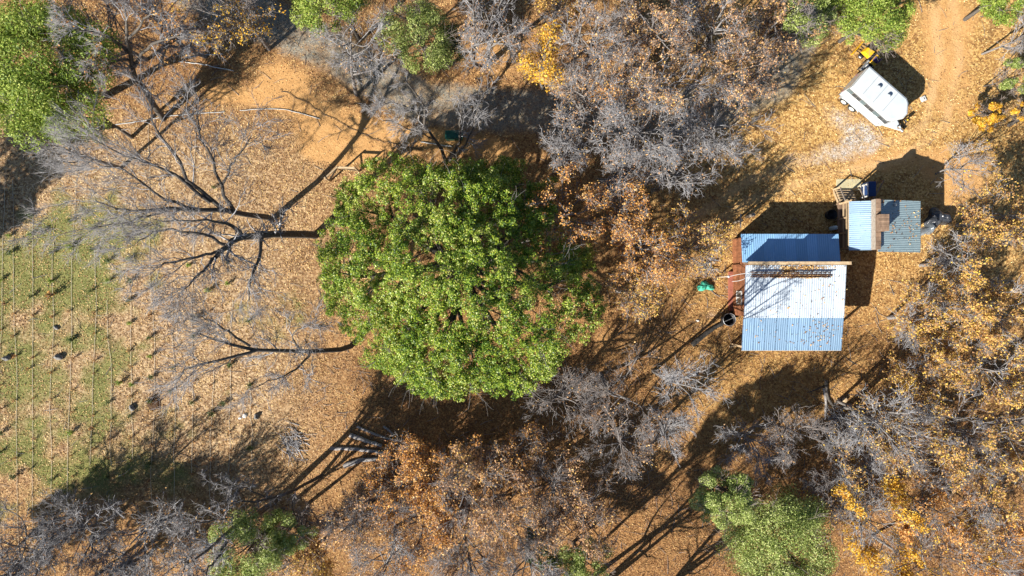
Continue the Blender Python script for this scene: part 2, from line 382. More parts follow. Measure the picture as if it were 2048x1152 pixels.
def spike_mesh(P, R):
    """three sided tapering twigs that end in a point; P (B,n,3)"""
    B, n, _ = P.shape; k = 3
    v, q = tube_mesh_data(P[:, :-1], R[:, :-1], k) if n > 2 else (None, None)
    T = unit(P[:, -1]-P[:, -2]); ref = np.array([.31, .53, .79]); U = unit(np.cross(T, ref)); V = np.cross(T, U)
    a = np.arange(k)*2*math.pi/k
    ring = P[:, -2][:, None, :]+R[:, -2][:, None, None]*(U[:, None, :]*np.cos(a)[None, :, None]+V[:, None, :]*np.sin(a)[None, :, None])
    vs = np.concatenate([ring, P[:, -1][:, None, :]], 1); ix = np.arange(B*4).reshape(B, 4)
    t = np.stack([ix[:, [0, 1, 3]], ix[:, [1, 2, 3]], ix[:, [2, 0, 3]]], 1).reshape(-1, 3)
    return vs.reshape(-1, 3), t
def join(parts):
    vs, qs, o = [], [], 0
    for v, q in parts: vs.append(v); qs.append(q+o); o += len(v)
    return np.concatenate(vs), np.concatenate(qs)
def unit(a): return a/np.maximum(np.linalg.norm(a, axis=-1, keepdims=True), 1e-9)
def resample(pts, n):
    """smooth polyline through the given points"""
    pts = np.array(pts, float)
    if len(pts) == 2: pts = np.array([pts[0], (pts[0]+pts[1])/2, pts[1]])
    p = np.vstack([2*pts[0]-pts[1], pts, 2*pts[-1]-pts[-2]]); m = len(pts)-1
    t = np.linspace(0, m-1e-6, n); i = t.astype(int); f = (t-i)[:, None]
    a, b, c, d = p[i], p[i+1], p[i+2], p[i+3]
    return .5*((2*b)+(-a+c)*f+(2*a-5*b+4*c-d)*f*f+(-a+3*b-3*c+d)*f**3)
def grow(P, R, nper, lo, length, n, spread, rng, crown=None, up=.15, wob=.22, rfac=.55, thin=1.0, centre=None):
    """side branches on polylines P (B,m,3)"""
    B, m, _ = P.shape
    t = rng.uniform(lo, 1.0, (B, nper)); t[:, 0] = 1.0
    f = t*(m-1); i = np.minimum(f.astype(int), m-2); fr = (f-i)[..., None]
    bi = np.arange(B)[:, None]
    S = P[bi, i]*(1-fr)+P[bi, i+1]*fr
    T = unit(P[bi, i+1]-P[bi, i])
    r0 = (R[bi, i]*(1-fr[..., 0])+R[bi, i+1]*fr[..., 0])
    S = S.reshape(-1, 3); T = T.reshape(-1, 3); r0 = r0.reshape(-1); tt = t.reshape(-1)
    N = len(S)
    d = unit(T + spread*unit(rng.normal(size=(N, 3))))
    if centre is not None: d = unit(d+.35*unit(S-centre))
    d[:, 2] += up; d = unit(d)
    L = length*rng.uniform(.55, 1.25, N)*(1.15-.4*tt)
    pts = [S]; cur = S; dd = d
    for s in range(n-1):
        dd = unit(dd+wob*rng.normal(size=(N, 3))+np.array([0, 0, .05]))
        cur = cur+dd*(L/(n-1))[:, None]; pts.append(cur)
    Q = np.stack(pts, 1)
    rr = np.maximum(r0*rfac, .011*thin)
    RR = rr[:, None]*np.linspace(1, .45, n)[None, :]; RR = np.maximum(RR, .0085*thin)
    return Q, RR

def make_tree(kind, name, label, cat, crown, hc, rpx, base=None, paths=None, trunk_r=.16, leaves=0, leaf='leaf_orange', seed=0, dens=1.0,
              twig='twig_grey', flat=.62, lsize=.17, stems=1, group=None, thin=1.0, cover=.75):
    rng = np.random.default_rng(seed*7+13)
    k = 1-hc/H; R = rpx/PXM*k
    cw = W3(crown[0], crown[1], hc)
    if base is None:
        bx, by = cw[0]*rng.uniform(.985, 1.01)+rng.normal()*.3, cw[1]*rng.uniform(.985, 1.01)+rng.normal()*.3
    else: bx, by = W(*base)
    bz = float(gz(bx, by))-.08
    root = empty(name, (bx, by, bz), 0, label, cat, group)
    O = np.array([bx, by, bz]); c = cw-O; Rz = R*flat
    trunks = []; limbs = []; limr = []
    NP = 11
    if paths:
        for j, (p, r0, r1) in enumerate(paths):
            q = resample([W3(*a)-O if j or i else np.array([0, 0, -.1]) for i, a in enumerate(p)], NP)
            q[1:] += rng.normal(size=(NP-1, 3))*.06
            trunks.append((q, np.linspace(r0, r1, NP)))
        L0 = np.stack([q for q, r in trunks]); LR = np.stack([r for q, r in trunks])
    else:
        for s in range(stems):
            off = rng.normal(size=3)*np.array([.35, .35, 0])*(stems > 1)
            top = c+np.array([0, 0, Rz*.3])+rng.normal(size=3)*R*(.1 if stems == 1 else .35)*np.array([1, 1, .3])
            midp = off+(top-off)*.45+rng.normal(size=3)*R*.09
            q = resample([off*np.array([1, 1, 0])-np.array([0, 0, .1]), midp, top], NP)
            trunks.append((q, np.linspace(trunk_r, trunk_r*.3, NP)))
        nl = max(7, int(11*dens*(1 if stems == 1 else .8)))
        for s in range(stems):
            q, r = trunks[s]
            for j in range(nl//stems+3):
                i = rng.integers(4, NP-1)
                th = rng.uniform(0, 6.283); ph = rng.uniform(-.35, 1.0)
                rad = rng.uniform(.5, .88)
                tgt = c+np.array([math.cos(th)*R*rad*math.cos(ph), math.sin(th)*R*rad*math.cos(ph), Rz*rad*math.sin(ph)])
                st = q[i]; mp = st+(tgt-st)*.5+np.array([0, 0, -.06*R])+rng.normal(size=3)*R*.09
                limbs.append(resample([st, mp, tgt], NP)); rr = r[i]*.62
                limr.append(np.linspace(rr, max(rr*.3, .03), NP))
        L0 = np.stack(limbs+[q for q, r in trunks]); LR = np.stack(limr+[r for q, r in trunks])
    lo = .3 if not paths else .22
    n2 = 7 if not paths else 11
    Q2, R2 = grow(L0, LR, n2, lo, R*.46, 6, .75, rng, up=.10, rfac=.45, wob=.3, thin=thin, centre=c)
    Q3, R3 = grow(Q2, R2, (7 if paths else 6) if kind != 'ever' else 4, .2, R*.25, 4, .8, rng, up=.08, rfac=.55, wob=.38, thin=thin, centre=c)
    if kind != 'ever':
        B3 = len(Q3); want = int(4000*dens*(rpx/100.0)**1.3); per = max(2, min(11, round(want/B3)))
        Q4, R4 = grow(Q3, R3, per, .1, max(.36, R*.13), 2, .8, rng, up=.14, rfac=.7, thin=thin*.78, centre=c)
    tr = [tube_mesh_data(np.stack([q for q, r in trunks]), np.stack([r for q, r in trunks]), 8 if trunk_r > .13 or paths else 6)]
    if limbs: tr.append(tube_mesh_data(np.stack(limbs), np.stack(limr), 5))
    v, q = join(tr)
    link('trunk', np_mesh('trunk', v, q, True), root, M['bark' if kind == 'ever' or paths is not None else 'bark_mid'])
    tw = [tube_mesh_data(Q2, R2, 3)]+([tube_mesh_data(Q3, R3, 3)] if kind != 'ever' else [tube_mesh_data(Q3[:, ::3], R3[:, ::3], 3)])
    v, q = join(tw)
    if kind != 'ever':
        link('crown', np_mesh('crown', v, q), root, M[twig])
        v, q = spike_mesh(Q4, R4*1.25)
        link('twigs', np_mesh('twigs', v, q), root, M['twig_fine'])['kind'] = 'stuff'
    else:
        link('branches', np_mesh('branches', v, q), root, M['twig_brown'])['kind'] = 'stuff'
    if kind != 'ever' and leaves:
        leaves = int(leaves*1.6)
        ends = Q4.reshape(-1, 3)
        cl = vnoise(ends[:, 0]+seed*3.1, ends[:, 1]+ends[:, 2]*.7, .9, 50+seed % 7)
        w = np.clip((cl-(1-cover)*1.25)*4, 0.03, 1)**1.5; w /= w.sum()
        i = rng.choice(len(ends), leaves, p=w)
        P = ends[i]+rng.normal(size=(leaves, 3))*.085; N = rng.normal(size=(leaves, 3))*.8; N[:, 2] += .8
        link('leaves', leaf_mesh('leaves', P, N, rng.uniform(.6, 1.25, leaves)*lsize*.76, rng, asp=.7), root, M[leaf])
    if kind == 'ever':
        K = max(14, int(70*dens*(rpx/100.0)))
        u = unit(rng.normal(size=(K*3, 3))); u = u[u[:, 2] > -.45][:K]; K = len(u)
        rad = rng.uniform(.35, .98, K)**.6
        cc = c+u*np.array([R, R, Rz])*rad[:, None]*.86
        cr = R*rng.uniform(.11, .27, K)
        n = int(leaves*1.35); ci = rng.choice(K, n, p=cr**2/(cr**2).sum())
        d = unit(rng.normal(size=(n, 3))+np.array([0, 0, .35]))
        rr = rng.uniform(.35, 1.08, n)**.5
        P = cc[ci]+d*(cr[ci]*rr)[:, None]*np.array([1, 1, .75])
        N = d+rng.normal(size=(n, 3))*.65; N[:, 2] += .25
        link('crown', leaf_mesh('crown', P, N, rng.uniform(.6, 1.3, n)*lsize*.82, rng, asp=.5), root, M[leaf])
    return root

# --- the great live oak in the middle: crown follows its real lopsided outline
def live_oak():
    rng = np.random.default_rng(99)
    ol = [(720, 338), (745, 318), (835, 318), (905, 325), (975, 312), (1045, 322), (1115, 352), (1135, 400), (1150, 455), (1195, 510), (1216, 590), (1208, 655), (1165, 700), (1150, 755),
          (1050, 790), (960, 797), (880, 796), (800, 760), (740, 728), (700, 682), (678, 640), (642, 600), (636, 500), (645, 420), (668, 370)]
    bx, by = W(915, 545, 0); bz = float(gz(bx, by))-.1
    root = empty('live_oak', (bx, by, bz), 0, 'huge round green live oak in the middle of the clearing', 'tree')
    O = np.array([bx, by, bz])
    # outline radius by angle at canopy edge height
    c0 = np.array(W(920, 560, 3.5))
    e = (np.array([W(x, y, 3.2) for x, y in ol])-c0)*.965
    ang = np.arctan2(e[:, 1], e[:, 0]); rr = np.hypot(e[:, 0], e[:, 1]); o = np.argsort(ang); ang, rr = ang[o], rr[o]
    A = np.concatenate([ang-2*math.pi, ang, ang+2*math.pi]); RRv = np.tile(rr, 3)
    def rad(th): return np.interp(th, A, RRv)
    bo = []
    while len(bo) < 115:
        t_, s_ = rng.uniform(-math.pi, math.pi), math.sqrt(rng.uniform(0, 1)); r_ = float(rad(t_))*s_*.97; q_ = (c0[0]+r_*math.cos(t_), c0[1]+r_*math.sin(t_))
        if all((q_[0]-b[0])**2+(q_[1]-b[1])**2 > 1.25**2 for b in bo) or rng.random() < .01: bo.append((*q_, rng.uniform(1.0, 1.75)))
    BO = bo
    def ptop(th, s):     # canopy surface at angle and relative radius
        r = rad(th)*s; x = c0[0]+r*np.cos(th); y = c0[1]+r*np.sin(th)
        lowedge = 2.1+1.6*np.clip(np.cos(th+.9), 0, 1)
        bd = np.zeros(np.shape(x))
        for (qx, qy, qr) in BO: bd = np.maximum(bd, np.sqrt(np.clip(1-((x-qx)**2+(y-qy)**2)/qr**2, 0, 1))*qr)
        z = bd*.95-.9+lowedge+7.4*np.sqrt(np.clip(1-s**2.1, 0, 1))+(vnoise(x, y, .3, 61)-.5)*2.2+(vnoise(x, y, 1.0, 62)-.5)*1.0
        return np.stack([x, y, z], -1)
    # limbs
    NP = 14; limbs = []; lr = []
    tq = resample([[0, 0, 0], [.3, .1, 2.0], [.2, .5, 4.2], [.4, .6, 6.0]], NP)
    for j in range(26):
        th = j*2*math.pi/26*1.0+rng.normal()*.15; s = rng.uniform(.55, .95)
        tgt = ptop(th, s)-O-np.array([0, 0, 1.1]); i = rng.integers(3, 12); st = tq[i]
        mp = st+(tgt-st)*.5+rng.normal(size=3)*.7+np.array([0, 0, .4])
        limbs.append(resample([st, mp, tgt], NP)); lr.append(np.linspace(.24, .05, NP))
    v, q = join([tube_mesh_data(tq[None], np.linspace(.62, .28, NP)[None], 12), tube_mesh_data(np.stack(limbs), np.stack(lr), 7)])
    link('trunk', np_mesh('trunk', v, q, True), root, M['bark'])
    Q2, R2 = grow(np.stack(limbs), np.stack(lr), 7, .25, 3.0, 6, .8, rng, up=.1, rfac=.45)
    Q3, R3 = grow(Q2, R2, 5, .2, 1.3, 3, .9, rng, up=.2, rfac=.5)
    v, q = join([tube_mesh_data(Q2, R2, 4), tube_mesh_data(Q3, R3, 3)])
    link('branches', np_mesh('branches', v, q), root, M['bark_mid'])['kind'] = 'stuff'
    # foliage in tufts of tufts
    K = 1250
    th = rng.uniform(-math.pi, math.pi, K); s = np.sqrt(rng.uniform(0.0, .93, K)); top = ptop(th, s)
    gap = fnoise(top[:, 0], top[:, 1], .42, 88)
    # openings round the middle and the thin upper-left side, where the ground shows through
    px = 1024+top[:, 0]*PXM/(1-top[:, 2]/H); py = 576-top[:, 1]*PXM/(1-top[:, 2]/H)
    hole = gauss(px, py, 880, 495, 42, 26)+.85*gauss(px, py, 845, 400, 50, 36)+.7*gauss(px, py, 950, 590, 45, 20, -20)+.6*gauss(px, py, 930, 420, 30, 22)+.55*gauss(px, py, 900, 640, 90, 22, 5)+.4*gauss(px, py, 760, 560, 50, 20)+.5*gauss(px,py,1000,470,30,40)
    bdk = np.zeros(K)
    for (qx, qy, qr) in BO: bdk = np.maximum(bdk, np.clip(1-((top[:, 0]-qx)**2+(top[:, 1]-qy)**2)/qr**2, 0, 1))
    rag = (s > .86)*np.clip(.56-vnoise(th*9, th*0, 1.0, 44), 0, 1)*3
    keep = rng.random(K) > np.clip(hole*.95+rag+.95*np.clip(.30-bdk, 0, 1)*3.3+.5*np.clip(.38-gap, 0, 1)*4, 0, .97)
    th, s, top = th[keep], s[keep], top[keep]; K = len(th)
    depth = rng.exponential(.3, K); low = rng.random(K) < .10; depth[low] += rng.uniform(1, 2.5, low.sum())
    cc = top-O; cc[:, 2] -= depth
    cr = rng.uniform(.35, .8, K)
    # sub tufts
    K2 = 7; sub = unit(rng.normal(size=(K, K2, 3))+np.array([0, 0, .5])); sc_ = cc[:, None, :]+sub*cr[:, None, None]*rng.uniform(.5, 1.05, (K, K2, 1))
    sc_ = sc_.reshape(-1, 3); sr = np.repeat(cr, K2)*rng.uniform(.26, .5, K*K2)
    n = 270000; ci = rng.choice(len(sc_), n, p=sr**1.7/(sr**1.7).sum())
    d = unit(rng.normal(size=(n, 3))+np.array([0, 0, .4]))
    P = sc_[ci]+d*(sr[ci]*rng.uniform(.3, 1.1, n)**.5)[:, None]*np.array([1, 1, .8])
    P[:, 2] = np.maximum(P[:, 2], .4)
    N = d+rng.normal(size=(n, 3))*.5; N[:, 2] += .45; N[:, :2] -= .25
    link('crown', leaf_mesh('crown', P, N, rng.uniform(.07, .15, n), rng, asp=.62), root, M['leaf_oak'])
live_oak()

ground_sticks()
T = make_tree
# --- left side: leafless trees whose limbs can be followed one by one
T('bare', 'bare_tree', 'large leafless tree with dark forked limbs reaching over upper orchard rows', 'tree', (330, 350), 10, 205, base=(545, 438), trunk_r=.3, seed=1, dens=1.1,
  paths=[([(545, 438, 0), (516, 433, 3), (447, 420, 6.5), (340, 418, 9), (265, 420, 10), (190, 402, 10.6)], .25, .04),
         ([(470, 424, 5.5), (448, 383, 7.5), (427, 318, 9), (400, 267, 9.6), (393, 205, 10)], .14, .03),
         ([(443, 372, 7.7), (458, 340, 8.8), (479, 308, 9.4), (503, 273, 9.8)], .09, .03),
         ([(447, 420, 6.5), (386, 369, 8.5), (342, 301, 9.8), (308, 253, 10.4), (297, 190, 10.8)], .15, .03),
         ([(420, 405, 7.5), (360, 355, 9), (301, 328, 10), (239, 308, 10.6), (180, 270, 11)], .12, .03),
         ([(400, 419, 7.8), (321, 394, 9.2), (253, 342, 10.2), (191, 328, 10.8)], .11, .03),
         ([(340, 418, 9), (270, 440, 9.8), (210, 452, 10.4), (120, 470, 10.8)], .08, .02)])
T('bare', 'bare_tree', 'leafless tree leaning left from the oak\'s edge, thick dark trunk forking twice', 'tree', (400, 505), 11, 165, base=(632, 470), seed=2, dens=1.1,
  paths=[([(632, 470, 0), (560, 470, 5), (487, 474, 8.5), (450, 496, 10), (430, 512, 10.8)], .30, .12),
         ([(525, 474, 7), (516, 517, 9), (500, 561, 10.2), (497, 599, 11)], .13, .03),
         ([(487, 474, 8.5), (459, 450, 9.5), (431, 441, 10.4), (369, 442, 11.4), (306, 439, 12)], .13, .03),
         ([(450, 490, 9.5), (400, 470, 10.5), (331, 461, 11.4), (280, 480, 12)], .11, .03),
         ([(437, 505, 10.4), (406, 542, 11.2), (359, 586, 12)], .13, .03),
         ([(440, 500, 10.2), (390, 515, 11), (335, 527, 11.8), (290, 540, 12.2)], .1, .03)])
T('bare', 'bare_tree', 'leafless tree below it, pale trunk lying low over the lower orchard rows', 'tree', (490, 710), 9, 160, base=(703, 692), seed=3, dens=1.1,
  paths=[([(703, 692, 0), (640, 703, 4), (512, 699, 8), (447, 683, 9.2), (370, 660, 10)], .21, .03),
         ([(516, 699, 8), (453, 717, 9.2), (375, 739, 10), (350, 760, 10.2)], .12, .03),
         ([(500, 692, 8.4), (453, 661, 9.4), (422, 639, 10), (400, 632, 10.3)], .09, .03),
         ([(620, 703, 5), (600, 730, 7), (560, 755, 8.6), (500, 775, 9.5)], .09, .025),
         ([(600, 702, 5.5), (585, 670, 7.4), (620, 650, 8.4)], .08, .025)])
T('bare', 'bare_tree', 'tall leafless tree with slanting trunk, top left beside the dense evergreen', 'tree', (258, 78), 11, 125, base=(326, 239), seed=4, dens=1.25, leaves=320, leaf='leaf_orange',
  paths=[([(326, 239, 0), (294, 185, 4), (262, 128, 7.5), (253, 68, 10.2), (250, 20, 12)], .24, .05),
         ([(265, 135, 7.2), (300, 95, 9.2), (345, 75, 10.5), (380, 70, 11.2)], .12, .03),
         ([(258, 105, 8.4), (215, 75, 10), (165, 60, 11), (140, 50, 11.6)], .12, .03),
         ([(254, 80, 9.6), (290, 40, 11), (320, 5, 12)], .1, .03), ([(262, 120, 7.6), (215, 125, 9.3), (170, 130, 10.3)], .09, .03)])
T('bare', 'bare_tree', 'twin stemmed leafless tree with pale twigs just above the big oak', 'tree', (860, 185), 6, 95, base=(893, 326), seed=5, dens=1.15, twig='twig_grey',
  paths=[([(893, 326, 0), (877, 291, 2.4), (850, 253, 4.2), (844, 205, 5.8), (805, 154, 7.4)], .15, .03),
         ([(899, 322, .4), (914, 290, 2.4), (920, 250, 4.2), (921, 191, 6.4)], .14, .03),
         ([(905, 312, 1.2), (935, 285, 3), (950, 240, 4.6), (965, 190, 6.4)], .09, .03),
         ([(848, 235, 4.8), (815, 215, 6), (765, 205, 7)], .08, .025), ([(870, 280, 2.8), (830, 262, 4.4), (770, 240, 6)], .06, .025)])
T('bare', 'bare_tree', 'leafless tree with dark slanting trunk beside the lower left shade', 'tree', (395, 1105), 12, 120, base=(553, 997), seed=6, dens=1.1, leaves=120, leaf='leaf_orange',
  paths=[([(553, 997, 0), (520, 1020, 3), (488, 1046, 6), (440, 1080, 9), (390, 1120, 11)], .27, .05),
         ([(500, 1036, 4.6), (440, 1040, 8), (380, 1050, 10.5)], .11, .03), ([(470, 1058, 7), (430, 1120, 9.6), (410, 1150, 11)], .11, .03)])
T('bare', 'bare_tree', 'thin leafless tree reaching left from the end of the log clearing', 'tree', (440, 1000), 8, 75, base=(645, 950), seed=7, dens=.7,
  paths=[([(645, 950, 0), (600, 972, 2.5), (554, 992, 4.8), (500, 1002, 6.4), (440, 1005, 8)], .14, .03), ([(540, 995, 5), (480, 975, 7), (420, 965, 8.4)], .06, .02)])
T('bare', 'bare_tree', 'small pale leafless tree at left, in shade under dense evergreen', 'tree', (118, 292), 7, 62, seed=8, dens=1.0)
T('autumn', 'autumn_tree', 'half bare tree with golden leaves and thin trunk, top left of dirt clearing', 'tree', (452, 45), 8.5, 88, base=(538, 98), seed=9, leaves=900, leaf='leaf_gold', dens=.95, twig='twig_brown', lsize=.19)
T('bare', 'bare_tree', 'dense grey leafless crown at top edge right of the corner evergreen', 'tree', (335, 40), 6, 95, seed=19, dens=1.2, leaves=260, leaf='leaf_orange')
T('bare', 'bare_tree', 'dense grey leafless crown touching the corner evergreen', 'tree', (200, 60), 6, 90, seed=20, dens=1.2, leaves=120, leaf='leaf_orange')
T('ever', 'evergreen_tree', 'broad dense bright green tree filling the top left corner', 'tree', (85, 140), 9, 158, base=(212, 190), seed=10, leaves=42000, leaf='leaf_bright', dens=1.1, trunk_r=.3, lsize=.2)
T('ever', 'evergreen_tree', 'soft grey green tree hanging below the dense corner evergreen', 'tree', (165, 240), 6, 62, seed=11, leaves=5200, leaf='leaf_sage', dens=.8, lsize=.15)
T('ever', 'evergreen_tree', 'green treetop cut by top edge above the bare dirt', 'tree', (655, -18), 8, 95, seed=12, leaves=13000, leaf='leaf_bright', dens=.9, lsize=.18)
T('ever', 'evergreen_tree', 'feathery olive green tree at top, left of the golden leaved thicket', 'tree', (832, 72), 5, 84, seed=13, leaves=12000, leaf='leaf_sage', dens=1.0, lsize=.15, flat=.9)
T('ever', 'evergreen_tree', 'small dark green tree between two leafless trees at top', 'tree', (888, 95), 3.5, 52, seed=14, leaves=4200, leaf='leaf_dark', dens=.8, lsize=.15)
T('bare', 'bare_tree', 'leafless tree with faint twigs casting forked shadow over top clearing', 'tree', (722, 80), 8, 85, base=(712, 190), seed=15, dens=.7, leaves=120, leaf='leaf_peach')
T('bare', 'bare_tree', 'leafless tree at top edge right of the feathery olive tree', 'tree', (990, 40), 8, 90, seed=16, dens=1.0, leaves=350, leaf='leaf_peach', stems=2)
T('autumn', 'autumn_tree', 'narrow bright golden tree on left edge of the leafless thicket', 'tree', (1095, 115), 7, 55, seed=17, leaves=1900, leaf='leaf_gold', dens=.8, twig='twig_brown', flat=1.1, lsize=.2)
T('autumn', 'autumn_tree', 'tan leaved treetop cut by top edge left of the thicket', 'tree', (1120, -10), 6, 75, seed=18, leaves=2600, leaf='leaf_mixed', dens=.7, twig='twig_brown')
# --- the leafless thicket at top centre-right
thk = [(1185, 75, 8, 95, 'northwest tree of the leafless thicket, grey crown below top edge'), (1300, 45, 9, 100, 'leafless thicket tree touching the top edge, third from its left'),
       (1420, 55, 8, 98, 'leafless thicket tree at top with scattered peach leaves'), (1488, 150, 7.5, 80, 'leafless tree with brown leaves beside the dark shaded road'),
       (1345, 160, 8, 95, 'broad grey crown in the middle of leafless thicket'), (1170, 190, 7, 85, 'leafless tree on thicket\'s left side beside the golden one'),
       (1160, 275, 6.5, 80, 'pale leafless tree just right of the oak\'s blue shadow'), (1290, 265, 8, 105, 'widest pale leafless tree in the lower thicket'),
       (1435, 255, 7, 100, 'pale leafless tree at thicket\'s right end above dirt track'), (1345, 350, 6, 78, 'low pale leafless tree at the bottom of the thicket'),
       (1225, 345, 5.5, 70, 'small pale leafless tree behind the orange trees'), (1560, 45, 7, 72, 'thin peach leaved tree between thicket and top green trees'),
       (1240, 140, 7, 75, 'leafless tree with an orange leaf patch at thicket centre left')]
for i, (x, y, h, r, lb) in enumerate(thk):
    br = y < 200
    T('bare', 'bare_tree', lb, 'tree', (x, y), h, r, seed=30+i, dens=1.0, leaves=(2000 if y < 210 and x > 1280 else 900 if br else 260), leaf='leaf_peach' if i != 12 else 'leaf_orange',
      twig='twig_grey' if not br else ('twig_brown' if i % 2 else 'twig_grey'), stems=1+(i % 3 == 0), group='leafless thicket trees', trunk_r=.17, lsize=.16, thin=1.15)
T('ever', 'evergreen_tree', 'dull green tree at top edge left of the bright one', 'tree', (1612, 30), 6.5, 68, seed=50, leaves=6500, leaf='leaf_sage', dens=.9, lsize=.16)
T('ever', 'evergreen_tree', 'bright green tree overhanging the white trailer\'s rear end', 'tree', (1748, 32), 6, 82, seed=51, leaves=16000, leaf='leaf_bright', dens=1.0, lsize=.17)
T('ever', 'evergreen_tree', 'bright green treetop cut off along top edge, left of the trailer tree', 'tree', (1670, -45), 6, 75, seed=52, leaves=8000, leaf='leaf_bright', dens=1.0, lsize=.17)
T('ever', 'evergreen_tree', 'green treetop in the top right corner', 'tree', (2012, -12), 4, 64, seed=53, leaves=8000, leaf='leaf_bright', dens=.9, lsize=.17)
T('bare', 'bare_tree', 'leafless limbs entering from the right edge under the corner tree', 'tree', (2055, 62), 4, 60, seed=54, dens=.6, trunk_r=.09)
T('ever', 'shrub', 'grey green bush on the right edge beyond the trailer', 'shrub', (2032, 150), 3.2, 42, seed=55, trunk_r=.07, leaves=4500, leaf='leaf_sage', dens=.8, lsize=.14)
T('ever', 'shrub', 'small rounded golden yellow bush right of the trailer', 'shrub', (1975, 229), 1.8, 36, seed=56, leaves=4200, leaf='leaf_gold', dens=.8, lsize=.17)
T('ever', 'shrub', 'yellow bush cut by the right edge under grey green bush', 'shrub', (2046, 222), 1.6, 26, seed=57, leaves=1300, leaf='leaf_gold', dens=.8, lsize=.17)
T('bare', 'bare_tree', 'sparse leafless tree on dirt right of the shed\'s shadow', 'tree', (1925, 335), 3.5, 60, seed=58, dens=.35, trunk_r=.08, leaves=60, leaf='leaf_gold')
# --- rust orange trees between the oak and the house
for i, (x, y, h, r, lb) in enumerate([(1125, 425, 7, 82, 'rust orange tree overlapping the upper right of the big oak'), (1240, 425, 6, 66, 'orange tree under the leafless thicket, left of the dirt track'),
                                      (1290, 500, 6.5, 84, 'widest orange tree right of the big oak'), (1262, 585, 5, 62, 'orange tree touching the oak\'s right flank, above bare dirt'),
                                      (1390, 490, 4.5, 72, 'peach orange tree nearest the house\'s upper left corner')]):
    T('autumn', 'autumn_tree', lb, 'tree', (x, y), h, r, seed=60+i, dens=1.0, leaves=[3600, 2300, 4000, 2600, 3000][i], leaf='leaf_orange' if i < 3 else 'leaf_mixed', twig='twig_grey', lsize=.17, cover=1.0)
# --- gold trees on the right
for i, (x, y, h, r, lb) in enumerate([(1945, 525, 5, 85, 'golden tree whose twigs reach over the shed\'s right roof'), (2015, 430, 5, 84, 'golden tree at right edge beyond the tarp heap'),
                                      (1860, 640, 5.5, 88, 'yellow leaved tree nearest the right side of the house'), (1975, 620, 7, 95, 'wide yellow leaved tree at right edge level with the house'),
                                      (1850, 745, 5, 78, 'golden tree below and right of the big house roof'), (1990, 745, 6, 82, 'tan yellow tree at right edge with white bare limbs')]):
    T('autumn', 'autumn_tree', lb, 'tree', (x, y), h, r, seed=70+i, dens=.8, leaves=[3200, 3400, 4600, 5200, 4600, 3600][i], leaf='leaf_mixed', twig='twig_grey', lsize=.17)
# --- lower right
low = [(1500, 895, 4, 66, 'bare', 60, 'leaf_peach', 'pale leafless crown just above the lower sage green tree'), (1590, 878, 4.5, 78, 'bare', 80, 'leaf_peach', 'pale leafless tree directly below the house'),
       (1700, 905, 4, 90, 'bare', 900, 'leaf_mixed', 'thin leafless tree below the fallen limbs'), (1800, 870, 4.5, 92, 'autumn', 2000, 'leaf_mixed', 'half bare tree right of the fallen limbs'),
       (1925, 860, 5.5, 100, 'autumn', 2800, 'leaf_mixed', 'half bare tree with thin dark trunk, lower right'), (2020, 880, 6, 86, 'autumn', 2600, 'leaf_mixed', 'yellow flecked tree on right edge in lower right'),
       (1750, 1050, 5, 95, 'autumn', 5200, 'leaf_gold', 'bright golden tree right of the sage green tree'), (1870, 1010, 5, 95, 'autumn', 4200, 'leaf_orange', 'orange tree right of the bright golden tree'),
       (1985, 1010, 5, 98, 'autumn', 3000, 'leaf_mixed', 'grey twigged tree with few leaves near bottom right corner'), (1840, 1130, 5.5, 95, 'autumn', 4200, 'leaf_gold', 'golden treetop cut by bottom edge at lower right'),
       (1990, 1130, 6, 95, 'autumn', 3400, 'leaf_orange', 'rusty tree in the bottom right corner'), (1665, 985, 4, 66, 'bare', 400, 'leaf_mixed', 'small leafless tree above the sage green tree\'s right side'),
       (1740, 960, 4, 70, 'bare', 700, 'leaf_mixed', 'low leafless tree above the bright golden tree')]
for i, (x, y, h, r, kd, n, lf, lb) in enumerate(low):
    T(kd, 'bare_tree' if kd == 'bare' else 'autumn_tree', lb, 'tree', (x, y), h, r, seed=90+i, dens=.85, leaves=n, leaf=lf, twig='twig_grey' if i % 2 == 0 else 'twig_brown', lsize=.17, trunk_r=.12, cover=.6)
T('ever', 'evergreen_tree', 'sage green tree, upper lobe beside diagonal shadow at lower right', 'tree', (1450, 998), 6, 68, seed=110, leaves=14000, leaf='leaf_sage', dens=1.0, lsize=.15)
T('ever', 'evergreen_tree', 'large sage green tree at bottom, left of bright golden tree', 'tree', (1555, 1085), 4.2, 128, seed=111, leaves=42000, leaf='leaf_sage', dens=1.5, lsize=.15)
T('ever', 'evergreen_tree', 'tall evergreen past the bottom edge, known by its long diagonal shadow', 'tree', (1122, 1345), 11.5, 80, seed=112, leaves=15000, leaf='leaf_dark', dens=1.3, lsize=.22, flat=2.1, base=(1100, 1182))
T('bare', 'bare_tree', 'leafless tree past the bottom edge beside the tall evergreen', 'tree', (1215, 1290), 8, 100, seed=115, dens=.8, leaves=0, stems=3, trunk_r=.2)
T('bare', 'bare_tree', 'tall leafless tree past the bottom edge, streaking the shaded ground', 'tree', (1330, 1330), 9, 110, seed=116, dens=.8, leaves=0, stems=3, trunk_r=.2)
T('bare', 'bare_tree', 'fan stemmed leafless tree by the stump, shadow fanning towards the house', 'tree', (1772, 850), 7, 85, seed=117, dens=.6, leaves=300, leaf='leaf_mixed', stems=4, trunk_r=.14, base=(1694, 806))
T('ever', 'evergreen_tree', 'small dark green treetop at bottom edge, left of the long shadow', 'tree', (1080, 1095), 4, 46, seed=113, leaves=3000, leaf='leaf_dark', dens=.7, lsize=.15)
